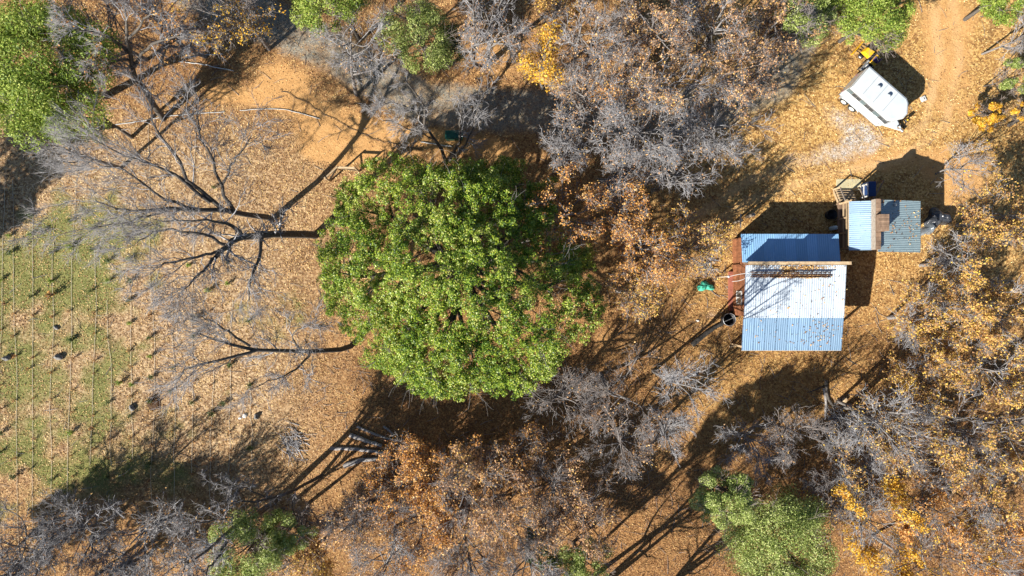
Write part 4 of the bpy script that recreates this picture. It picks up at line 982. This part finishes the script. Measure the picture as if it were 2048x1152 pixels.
log('fallen_limb', 'pale grey fallen limb left of the curved dark one', (1648, 776), (1650, 838), .11, seed=8, bend=.1, cat='fallen limb')
log('fallen_limb', 'thin fallen limb slanting left below the house', (1648, 772), (1615, 785), .05, mat='bark', seed=9, bend=.05, cat='fallen limb')
log('fallen_limb', 'short stub of fallen wood beside the tree stump', (1675, 800), (1692, 795), .09, seed=10, bend=0, cat='fallen limb')
log('post', 'pale timber offcut at the house\'s lower left corner', (1458, 693), (1485, 690), .07, mat='wood_tan', seed=11, bend=0, cat='timber')
def stump(px, py, r, label, mat='bark', h=.35):
    x, y = W(px, py, h); R_ = empty('tree_stump', (x, y, float(gz(x, y))-.05), 0, label, 'tree stump')
    rng = np.random.default_rng(int(px)); k = 16
    pr = [(r*1.35, 0), (r*1.1, .12), (r, h*.7), (r*.98, h)]
    MB().lathe(pr, k=k).build('bark', M[mat], R_)
    MB().lathe([(r*.97, h-.01), (r*.5, h+.012), (0, h+.015)], k=k).build('cut_top', M['wood_tan'] if mat != 'bark_pale' else M['wood_grey'], R_)
stump(1691, 801, .22, 'cut tree stump right of the fallen limbs')
# stones in the orchard
def rock(px, py, r, label, mat, seed, sq=.6):
    rng = np.random.default_rng(seed); x, y = W(px, py, r*.4)
    k, m = 12, 7; V = []
    for i in range(m):
        ph = math.pi*i/(m-1)
        for j in range(k):
            t = 2*math.pi*j/k; s = r*(1+.18*math.sin(2*t+seed)+.1*rng.normal())
            V.append((s*math.sin(ph)*math.cos(t), s*math.sin(ph)*math.sin(t)*.85, s*math.cos(ph)*sq))
    f = [(i*k+j, (i+1)*k+j, (i+1)*k+(j+1) % k, i*k+(j+1) % k) for i in range(m-1) for j in range(k)]
    o = MB().add(V, f, True).build('rock', mat); o.location = (x, y, float(gz(x, y))+r*.25); props(o, label, 'rock')
M['stone'] = simple('grey_stone', (.10, .10, .095), (.26, .25, .24), 5, .9, bmp=.6)
M['stone_white'] = simple('white_stone', (.5, .48, .44), (.72, .70, .66), 5, .9, bmp=.5)
rock(15, 716, .28, 'dark grey boulder at the left edge of the orchard', M['stone'], 1, 1.0)
rock(118, 714, .30, 'grey boulder between orchard hoses, beside third hose from left', M['stone'], 2, .9)
rock(113, 655, .20, 'smaller half sunk grey boulder above the other', M['stone'], 3)
rock(263, 816, .26, 'round grey boulder left of the dug earth pit', M['stone'], 4, .8)
rock(513, 833, .24, 'dark boulder right of the white stone', M['stone'], 5, 1.0)
rock(490, 831, .2, 'white stone near the lower orchard rows', M['stone_white'], 6, .6)
rock(480, 836, .13, 'small white stone chip left of the white stone', M['stone_white'], 7, .6)
rock(1395, 641, .12, 'small white stone on pale gravel left of the house', M['stone_white'], 8)
# dug pit with mound
def pit():
    x, y = W(307, 806); R_ = empty('earth_mound', (x, y, float(gz(x, y))), 0, 'dark dug earth mound with root clumps in the orchard', 'mound')
    rng = np.random.default_rng(5); P = rng.normal(size=(500, 3))*np.array([.32, .42, .12]); P[:, 2] = np.abs(P[:, 2])+.02
    MB().lathe([(.62, -.03), (.45, .10), (.3, .16), (.18, .14), (.0, .12)], k=16).build('mound', simple('dark_earth', (.03, .018, .012), (.10, .055, .03), 6, .95, bmp=.8), R_)
    link('root_clump', leaf_mesh('root_clump', P, rng.normal(size=P.shape), rng.uniform(.08, .2, 500), rng, asp=.3), R_, M['litter'])['kind'] = 'stuff'
pit()
# brush pile
def brush(px, py, r, n, label, seed, mat='bark_pale', name='brush_pile'):
    rng = np.random.default_rng(seed); x, y = W(px, py); R_ = empty(name, (x, y, float(gz(x, y))), 0, label, 'brush pile')
    a = rng.uniform(0, 6.283, n); l = rng.uniform(.4, 1.0, n)*r; c = rng.normal(size=(n, 3))*np.array([r*.3, r*.45, .05])
    a = a*.35+1.2; d = np.stack([np.cos(a), np.sin(a), rng.normal(size=n)*.12], 1); c[:, 2] = np.abs(c[:, 2])+.08
    P = np.stack([c-d*l[:, None]*.6, c+rng.normal(size=(n, 3))*.06, c+d*l[:, None]*.6], 1); P[:, :, 2] = np.maximum(P[:, :, 2], .02)
    Rr = rng.uniform(.010, .032, n)[:, None]*np.array([[1, .8, .4]])
    for i in range(0, n, 1):
        if i < 24:
            v, q = tube_mesh_data(P[i:i+1], Rr[i:i+1]*1.3, 5); link('stick', np_mesh('stick', v, q), R_, M[mat])
    v, q = tube_mesh_data(P[24:], Rr[24:], 4); o = link('twigs', np_mesh('twigs', v, q), R_, M['twig_grey']); o['kind'] = 'stuff'
brush(585, 885, 1.5, 70, 'pile of pale cut sticks left of the log clearing', 3)
brush(1668, 835, 1.2, 56, 'tangle of grey sticks at the foot of fallen limbs', 4)
brush(1412, 530, 1.0, 44, 'tangle of pale sticks above the teal netting', 5)

# --- H-brace of the old fence, posts
def hbrace():
    R_ = empty('fence_brace', (*W(652, 361), 0), 0, 'tan timber corner brace of fence at the oak\'s upper left', 'fence')
    o = np.array(W(652, 361))
    def L(px, py, h): p = W(px, py, h); return (p[0]-o[0], p[1]-o[1], h)
    def lp(px, py, h): return L(px, py, h)
    b1 = L(672, 362, 0); b2 = (b1[0]+1.95, b1[1]+1.0, 0)
    posts = [(L(660, 362, 0), 1.5), (L(683, 341, 0), 1.5), ((L(683, 341, 0)[0]+1.35, L(683, 341, 0)[1]-.05, 0), 1.5)]
    for p, h in posts: MB().tube([(p[0], p[1], -.2), (p[0], p[1], h)], .07, 8).build('post', M['wood_tan'], R_)
    a, b, c = [p for p, h in posts]
    MB().beam((a[0], a[1], 1.38), (b[0], b[1], 1.38), .11).build('rail', M['wood_tan'], R_)
    MB().beam((b[0], b[1], 1.36), (c[0], c[1], 1.36), .12).build('rail', M['wood_tan'], R_)
    MB().beam((a[0], a[1], .15), (b[0], b[1], 1.25), .1).build('brace', M['wood_tan'], R_)
    MB().beam((c[0], c[1], .15), (b[0], b[1], 1.2), .1).build('brace', M['wood_tan'], R_)
hbrace()
def post(px, py, h, label, r=.06, mat='wood_grey', rz=0, cross=False):
    x, y = W(px, py); R_ = empty('fence_post', (x, y, float(gz(x, y))), rz, label, 'post')
    MB().tube([(0, 0, -.2), (.01, 0, h*.5), (0, .01, h)], r, 8).build('post', M[mat], R_)
    MB().lathe([(r*1.15, h), (r*.8, h+.04), (0, h+.05)], k=8).build('post_cap', M[mat], R_)
    if cross: MB().box(-.04, .04, -.5, .5, h-.3, h-.18).build('crossarm', M[mat], R_)
post(790, 330, 1.5, 'grey fence post at the oak\'s upper edge below the twin stemmed tree')
post(862, 345, 1.6, 'grey fence post half hidden in the oak\'s upper leaves')
post(1466, 446, 1.9, 'weathered post standing left of the lean-to roof', .09, 'wood_grey', .0, True)
post(1492, 434, 1.6, 'thick post closest to the lean-to\'s upper left corner', .13, 'wood_grey')

# green utility box
def ubox():
    x, y = W(908, 270, .8); R_ = empty('utility_box', (x, y, float(gz(x, y))), .03, 'dark green metal utility box in the top clearing', 'utility box')
    MB().box(-.62, .62, -.28, .28, -.05, .82, b=.03).build('body', M['green_box'], R_)
    MB().add([(-.68, -.34, .83), (.68, -.34, .83), (.68, .34, .83), (-.68, .34, .83), (-.66, -.30, .93), (.66, -.30, .93), (.62, .28, 1.0), (-.62, .28, 1.0)],
             [(3, 2, 1, 0), (4, 5, 6, 7), (0, 1, 5, 4), (1, 2, 6, 5), (2, 3, 7, 6), (3, 0, 4, 7)]).build('lid', M['green_box'], R_)
    MB().box(-.04, .04, -.30, -.285, .35, .55).build('latch', M['grey_metal'], R_)
ubox()

# white pipes and hoses
def hose(name, label, pts, r, mat, cat='hose', n=40, seed=0, wob=.03, group=None):
    rng = np.random.default_rng(seed); q = resample([[*W(*p), 0] for p in pts], n); q[:, :2] += rng.normal(size=(n, 2))*wob
    q[:, 2] = gz(q[:, 0], q[:, 1])+r+.035
    v, f = tube_mesh_data(q[None], np.full((1, n), r), 5); o = link(name, np_mesh(name, v, f, True), None, M[mat]); return props(o, label, cat, group)
M['hose_pale'] = simple('pale_hose', (.38, .33, .25), (.58, .52, .42), 3, .7)
hose('water_pipe', 'long white pipe curving across the top of the orchard', [(222, 251), (275, 244), (330, 234), (400, 227), (450, 224)], .03, 'white', 'pipe', 30, 1, .01)
hose('water_pipe', 'short white pipe arcing right of the long one', [(480, 221), (530, 218), (565, 219), (590, 224), (640, 238)], .028, 'white', 'pipe', 20, 2, .01)
hose('water_pipe', 'white pipe by the utility box', [(842, 284), (875, 290), (905, 294)], .045, 'white', 'pipe', 12, 3, .01)
hose('water_pipe', 'upper of two white pipes under golden half bare tree', [(368, 116), (400, 112), (446, 108)], .035, 'white', 'pipe', 12, 4, .02)
hose('water_pipe', 'lower of two white pipes under golden half bare tree', [(358, 123), (410, 130), (468, 142)], .035, 'white', 'pipe', 12, 5, .02)
hose('black_hose', 'thin dark hose winding over the bare dirt', [(560, 180), (610, 205), (680, 245), (740, 275), (800, 290), (845, 300)], .02, 'black', 'hose', 40, 6, .05)
ordn = ['first', 'second', 'third', 'fourth', 'fifth', 'sixth', 'seventh', 'eighth', 'ninth', 'tenth', 'eleventh', 'twelfth', 'thirteenth', 'fourteenth']
rows = [(4, 350, 1120), (32, 360, 1130), (66, 430, 1070), (106, 480, 1060), (146, 300, 1000), (190, 500, 930), (221, 600, 930), (262, 560, 920), (302, 250, 1060), (347, 560, 1010), (388, 250, 950), (425, 730, 1010), (462, 600, 980), (502, 760, 960)]
rr_ = np.random.default_rng(8); ROWX = []
for i, (x, y0, y1) in enumerate(rows):
    ys = np.linspace(y0, y1, 9); xs = x+rr_.normal(size=9).cumsum()*2.2; xs -= xs.mean()-x; xs[4:] += 3*math.sin(i)
    hose('irrigation_hose', ordn[i]+' pale irrigation hose from the left, laid down the orchard', list(zip(xs, ys)), .015, 'hose_pale', 'hose', 60, 100+i, .012, 'irrigation hoses down the orchard rows')
    ROWX.append((xs, ys))

# orchard saplings
def sapling_protos():
    out = []
    for kind in ('green', 'green', 'green', 'twig', 'twig', 'twig'):
        s = len(out); rng = np.random.default_rng(300+s)
        n = 10; a = rng.uniform(0, 6.283, n); t = np.stack([np.cos(a)*.13, np.sin(a)*.13, rng.uniform(.2, .5, n)], 1)
        P = np.stack([np.zeros((n, 3)), t*.5+rng.normal(size=(n, 3))*.02, t], 1); P = np.concatenate([P, np.array([[[0, 0, -.05], [.01, 0, .25], [0, .02, .6]]])])
        R = np.full((n+1, 3), .012); R[-1] = [.022, .018, .01]
        if kind == 'twig':
            n2 = 16; a = rng.uniform(0, 6.283, n2); st = P[rng.integers(0, n, n2), 2]; d = np.stack([np.cos(a)*.14, np.sin(a)*.14, rng.uniform(-.03, .14, n2)], 1)
            P = np.concatenate([P, np.stack([st, st+d*.5, st+d], 1)]); R = np.concatenate([R, np.full((n2, 3), .009)])
        v, q = tube_mesh_data(P, R, 4); stem = np_mesh('stem', v, q); stem.materials.append(M['needle_dead'])
        m = 150 if kind == 'green' else 26
        L = rng.normal(size=(m, 3))*np.array([.12, .12, .16])+np.array([0, 0, .36]); L[:, 2] = np.clip(L[:, 2], .05, .8)
        fo = leaf_mesh('foliage', L, rng.normal(size=(m, 3))+np.array([0, 0, .5]), rng.uniform(.06, .13, m), rng); fo.materials.append(M['leaf_dark'] if kind == 'green' and s else M['leaf_bright'] if kind == 'green' else M['leaf_orange'])
        out.append((kind, stem, fo))
    return out
SP = sapling_protos()
green = [(66, 432), (23, 471), (64, 469), (25, 505), (108, 505), (144, 442), (145, 494), (188, 458), (188, 500), (220, 521), (261, 517), (220, 561), (264, 561), (184, 582), (261, 600), (67, 592), (261, 646), (300, 675), (380, 530), (458, 525), (458, 567), (420, 580), (500, 641),
         (241, 765), (265, 769), (304, 754), (425, 826), (502, 895), (90, 462), (386, 804), (449, 806), (430, 375), (502, 770), (5, 560)]
twiggy = [(108, 589), (141, 622), (347, 610), (422, 621), (300, 630), (31, 627), (70, 630), (108, 633), (191, 624), (31, 671), (191, 666), (70, 714), (36, 711), (264, 733), (347, 649), (462, 692), (5, 660), (5, 770), (150, 778), (71, 795), (107, 797), (71, 837), (73, 876), (188, 829),
          (223, 840), (265, 874), (265, 919), (347, 824), (345, 862), (390, 822), (459, 777), (427, 876), (390, 883), (461, 862), (463, 901), (425, 917), (390, 924), (501, 854), (347, 935), (302, 960), (191, 745), (150, 715)]
rq = np.random.default_rng(77)
for xr, ya_, yb_ in [(5, 560, 900), (32, 640, 940), (66, 560, 930), (106, 520, 930), (146, 540, 930), (190, 540, 920), (221, 600, 920), (262, 560, 930), (302, 540, 940), (347, 560, 940), (388, 590, 930), (425, 600, 920), (462, 600, 930), (502, 640, 900)]:
    yy = ya_
    while yy < yb_:
        yy += rq.uniform(36, 50)
        if all(abs(yy-b)+abs(xr-a)*.5 > 24 for a, b in green+twiggy): (twiggy if rq.random() < .7 else green).append((xr+int(rq.normal()*3), int(yy)))
allsp = [(x, y, 'green') for x, y in green]+[(x, y, 'twig') for x, y in twiggy]
byrow = {}
for x, y, k in allsp:
    i = int(np.argmin([abs(x-r[0]) for r in rows])); byrow.setdefault(i, []).append((y, x, k))
cnt = 0
big_ord = ordn
for i, lst in sorted(byrow.items()):
    lst.sort()
    for j, (y, x, k) in enumerate(lst):
        v = [0, 1, 2][cnt % 3] if k == 'green' else 3+cnt % 3; cnt += 1
        X, Y = W(x, y); s = float(rr_.uniform(.6, 1.05)) if k == 'green' else float(rr_.uniform(.5, .85))
        if (x, y) == (108, 589): s = 1.7
        r = empty('sapling', (X, Y, float(gz(X, Y))), float(rr_.uniform(0, 6.2)), ('small green sapling, ' if k == 'green' else 'bare reddish brown sapling, ')+(ordn+['fifteenth', 'sixteenth', 'seventeenth', 'eighteenth', 'nineteenth', 'twentieth', 'twenty-first', 'twenty-second'])[j]+' from top beside the '+ordn[i]+' hose from left', 'sapling', 'young saplings in the orchard rows')
        r.scale = (s, s, s*rr_.uniform(.8, 1.1))
        link('stem', SP[v][1], r); link('foliage', SP[v][2], r)

# ------------------------------------------------------------------ horse trailer
def trailer():
    rear = ((26.35+25.0)/2, (16.33+14.76)/2)
    R_ = empty('horse_trailer', (*rear, 0), math.radians(-41), 'white two axle horse trailer parked on leafy dirt', 'trailer')
    Mw = simple('trailer_white', (.42, .47, .51), (.53, .56, .58), .8, .3, spec=.5, bmp=0)
    Ms = simple('trailer_silver_band', (.10, .15, .17), (.17, .22, .24), 2, .35, .4, bmp=0)
    Mg = M['glass']; w = 1.03; L = 3.6
    def poly(w, n):   # plan outline with a blunt rounded nose
        return [(0, -w), (L, -w), (L+n*.40, -w*.83), (L+n, -w*.22), (L+n, w*.22), (L+n*.40, w*.83), (L, w), (0, w)]
    MB().prism(poly(w, .74), .42, 1.42).build('body', Mw, R_)
    MB().prism(poly(w-.012, .72), 1.422, 1.98).build('window_band', Ms, R_)
    # roof with rolled edge
    p0, p1, p2 = poly(w+.03, .79), poly(w+.01, .77), poly(w-.12, .64)
    rf = MB(); n = len(p0)
    V = [(x, y, 1.985) for x, y in p0]+[(x, y, 2.07) for x, y in p0]+[(x, y, 2.22) for x, y in p1]+[(x, y, 2.28) for x, y in p2]
    V = [(min(x, 9) if i % n else x, y, z) for i, (x, y, z) in enumerate(V)]
    F = [tuple(reversed(range(n)))]+[(k*n+i, k*n+(i+1) % n, (k+1)*n+(i+1) % n, (k+1)*n+i) for k in range(3) for i in range(n)]+[tuple(range(3*n, 4*n))]
    rf.add(V, F); rf.build('roof', Mw, R_)
    for x in (.95, 1.9, 2.85): MB().box(x-.012, x+.012, -w+.16, w-.16, 2.281, 2.288).build('roof_seam', M['grey_metal'], R_)
    for s in (-1, 1):
        MB().box(0, L, s*(w+.032)-.006, s*(w+.032)+.006, 1.99, 2.05).build('gutter_rail', M['grey_metal'], R_)
        MB().box(.0, L, min(s*(w+.004), s*(w+.014)), max(s*(w+.004), s*(w+.014)), .95, .99).build('rub_rail', M['grey_metal'], R_)
    for x in (1.45, 2.42):
        MB().lathe([(.10, 2.30), (.11, 2.42), (.16, 2.43), (.15, 2.50), (.05, 2.55), (0, 2.55)], (x, .18, 0), 14).build('roof_vent', Mw, R_)
    # side windows, each framed with two panes
    for s in (-1, 1):
        for x in (.45, 1.68, 3.02):
            y = s*(w+.004); a, b = sorted((y-s*.02, y+s*.018))
            f = MB().box(x, x+.80, a, b, 1.48, 1.92).build('window', M['grey_metal'], R_)
            for q in (0, 1):
                aa, bb = sorted((y+s*.0185, y+s*.026)); MB().box(x+.03+q*.385, x+.385+q*.385, aa, bb, 1.51, 1.89).build('pane', Mg, f)
        # wheels and fender
        for x in (.62, 1.42):
            Mx = Matrix.Translation((x, s*(w+.13), .36)) @ Matrix.Rotation(-s*math.pi/2, 4, 'X')
            wh = MB().lathe([(.20, -.10), (.33, -.10), (.36, -.05), (.36, .06), (.33, .10), (.22, .105)], k=22, M=Mx).build('wheel', M['rubber'], R_)
            MB().lathe([(.22, .10), (.19, .06), (.08, .07), (.06, .12), (0, .12)], k=18, M=Mx).build('rim', M['white'], wh)
        fd = MB(); pts = [(.12, .42), (.22, .74), (.48, .86), (1.58, .86), (1.84, .74), (1.96, .42)]
        y0, y1 = sorted((s*(w+.003), s*(w+.30)))
        for (xa, za), (xb, zb) in zip(pts[:-1], pts[1:]):
            fd.add([(xa, y0, za), (xb, y0, zb), (xb, y1, zb), (xa, y1, za), (xa, y0, za+.03), (xb, y0, zb+.03), (xb, y1, zb+.03), (xa, y1, za+.03)],
                   [(3, 2, 1, 0), (4, 5, 6, 7), (0, 1, 5, 4), (1, 2, 6, 5), (2, 3, 7, 6), (3, 0, 4, 7)])
        fd.build('fender', Mw, R_)
    # door seam side
    dr = MB().box(2.75, 3.62, -w-.016, -w-.002, .55, 1.50).build('side_door', Mw, R_)
    MB().box(2.70, 2.72, -w-.02, -w-.003, .5, 1.55).build('door_seam', M['grey_metal'], R_)
    MB().box(3.5, 3.56, -w-.05, -w-.017, 1.0, 1.1).build('handle', M['black'], dr)
    MB().box(-.03, -.004, -.94, -.01, .5, 1.95).build('rear_door', Mw, R_); MB().box(-.03, -.004, .01, .94, .5, 1.95).build('rear_door', Mw, R_)
    for y in (-.8, .8): MB().box(-.05, -.031, y-.06, y+.06, .6, .7).build('tail_light', simple('tail_light', (.3, .01, .01), (.4, .02, .02), 3, .3), R_)
    MB().box(-.05, L+.1, -w-.01, w+.01, .32, .415).build('chassis', M['grey_metal'], R_)
    # drawbar, coupler, jack
    for s in (-1, 1): MB().beam((L+.15, s*.72, .38), (L+1.65, s*.05, .38), .09, .12).build('drawbar', Mw, R_)
    MB().add([(L+.5, -.5, .45), (L+1.35, -.16, .45), (L+1.35, .16, .45), (L+.5, .5, .45), (L+.5, -.5, .50), (L+1.35, -.16, .50), (L+1.35, .16, .50), (L+.5, .5, .50)],
             [(3, 2, 1, 0), (4, 5, 6, 7), (0, 1, 5, 4), (1, 2, 6, 5), (2, 3, 7, 6), (3, 0, 4, 7)]).build('tongue_plate', Mw, R_)
    MB().box(L+1.6, L+1.9, -.08, .08, .34, .50, b=.03).build('coupler', M['grey_metal'], R_)
    MB().tube([(L+1.3, 0, .0), (L+1.3, 0, .95)], .045, 8).tube([(L+1.3, 0, .93), (L+1.3, .22, .93)], .02, 6).build('jack', M['black'], R_)
trailer()
# black stand next to the drawbar
def stand():
    x, y = W(1812, 241, .5); R_ = empty('wheel_stand', (x, y, float(gz(x, y))), .6, 'black three legged stand next to the trailer tongue', 'stand')
    for k in range(3):
        a = k*2.094; MB().beam((.0, 0, .55), (.45*math.cos(a), .45*math.sin(a), .02), .045).build('leg', M['black'], R_)
    MB().box(-.16, .16, -.12, .12, .5, .68, b=.02).build('head', M['black'], R_)
    MB().lathe([(0, .74), (.07, .73), (.09, .69), (.05, .685)], k=10).build('knob', simple('yellow_knob', (.5, .3, .02), (.6, .4, .03)), R_)
stand()
# yellow garden tractor behind the trailer
def tractor():
    My = simple('tractor_yellow', (.62, .33, .01), (.80, .46, .02), 5, .35, spec=.5, bmp=0)
    x, y = W(1745, 113, .6)
    R_ = empty('garden_tractor', (x, y, float(gz(x, y))), math.radians(138), 'small yellow garden tractor with front blade behind the trailer', 'tractor')
    MB().box(-.62, .78, -.24, .24, .28, .42).build('chassis', M['black'], R_)
    MB().add([(.15, -.27, .42), (.85, -.24, .42), (.85, .24, .42), (.15, .27, .42), (.15, -.25, .86), (.72, -.20, .78), (.72, .20, .78), (.15, .25, .86)],
             [(3, 2, 1, 0), (4, 5, 6, 7), (0, 1, 5, 4), (1, 2, 6, 5), (2, 3, 7, 6), (3, 0, 4, 7)]).build('hood', My, R_)
    MB().box(-.62, -.15, -.42, .42, .48, .60, b=.04).build('rear_fender', My, R_)
    MB().box(-.52, -.18, -.2, .2, .61, .68, b=.03).box(-.60, -.53, -.2, .2, .61, .98).build('seat', simple('purple_seat', (.05, .03, .10), (.10, .07, .18)), R_)
    MB().tube([(.12, 0, .8), (-.02, 0, .98)], .02, 6).build('steering_column', M['black'], R_)
    MB().tube([(-.03+.05*math.cos(t), .16*math.sin(t), .98+.13*math.cos(t)*.8) for t in np.linspace(0, 6.283, 17)], .016, 6, False).build('steering_wheel', M['black'], R_)
    for (wx, wy, r, wd) in ((-.38, .42, .29, .16), (-.38, -.42, .29, .16), (.6, .36, .2, .12), (.6, -.36, .2, .12)):
        Mx = Matrix.Translation((wx, wy, r-.02)) @ Matrix.Rotation((-1 if wy > 0 else 1)*math.pi/2, 4, 'X')
        wh = MB().lathe([(r*.5, -wd/2), (r*.92, -wd/2), (r, -wd*.25), (r, wd*.25), (r*.92, wd/2), (r*.5, wd/2)], k=18, M=Mx).build('wheel', M['rubber'], R_)
        MB().lathe([(r*.5, wd/2-.01), (r*.35, wd*.3), (0, wd*.3)], k=12, M=Mx).build('rim', M['white'], wh)
    for s in (-1, 1): MB().beam((.4, s*.2, .33), (1.2, s*.25, .25), .05).build('blade_arm', M['black'], R_)
    bl = MB(); V = []
    for yy in (-.68, .68):
        for t in (-.7, -.25, .25, .7): V.append((1.28-.12*math.cos(t*1.6), yy, .27+.26*math.sin(t)/math.sin(.7)))
        for t in (-.7, -.25, .25, .7): V.append((1.32-.12*math.cos(t*1.6), yy, .27+.26*math.sin(t)/math.sin(.7)))
    F = [(i, i+1, 8+i+1, 8+i) for i in range(3)]+[(4+i+1, 4+i, 12+i, 12+i+1) for i in range(3)]+[(3, 7, 15, 11), (4, 0, 8, 12)]+[(i+1, i, 4+i, 5+i) for i in range(3)]+[(8+i, 9+i, 13+i, 12+i) for i in range(3)]
    bl.add(V, F); bl.build('blade', My, R_)
    C_ = empty('utility_cart', (x-.35, y-.75, 0), math.radians(50), 'small grey wire cart with white bundle between tractor and trailer', 'cart')
    MB().box(-.45, .45, -.3, .3, .3, .34).build('tray', M['grey_metal'], C_)
    for (a, b, c, d) in ((-.45, .45, -.3, -.27), (-.45, .45, .27, .3), (-.45, -.42, -.27, .27), (.42, .45, -.27, .27)): MB().box(a, b, c, d, .345, .5).build('side', M['grey_metal'], C_)
    for (wx, wy) in ((-.3, -.35), (-.3, .35), (.3, -.35), (.3, .35)):
        Mx = Matrix.Translation((wx, wy, .14)) @ Matrix.Rotation(math.pi/2, 4, 'X'); MB().lathe([(0, -.04), (.13, -.04), (.14, 0), (.13, .04), (0, .04)], k=14, M=Mx).build('wheel', M['rubber'], C_)
    MB().tube([(-.3, -.1, .45), (0, .05, .5), (.3, .1, .44)], [.08, .12, .07], 8).build('bundle', M['white'], C_)
tractor()
def disc():
    x, y = W(1846, 198); R_ = empty('well_cap', (x, y, float(gz(x, y))), .4, 'small white square cap on dirt right of the trailer', 'cap')
    MB().box(-.2, .2, -.2, .2, -.05, .12, b=.03).build('plate', M['white'], R_); MB().lathe([(.06, .121), (.06, .15), (0, .15)], k=10).build('knob', M['grey_metal'], R_)
disc()
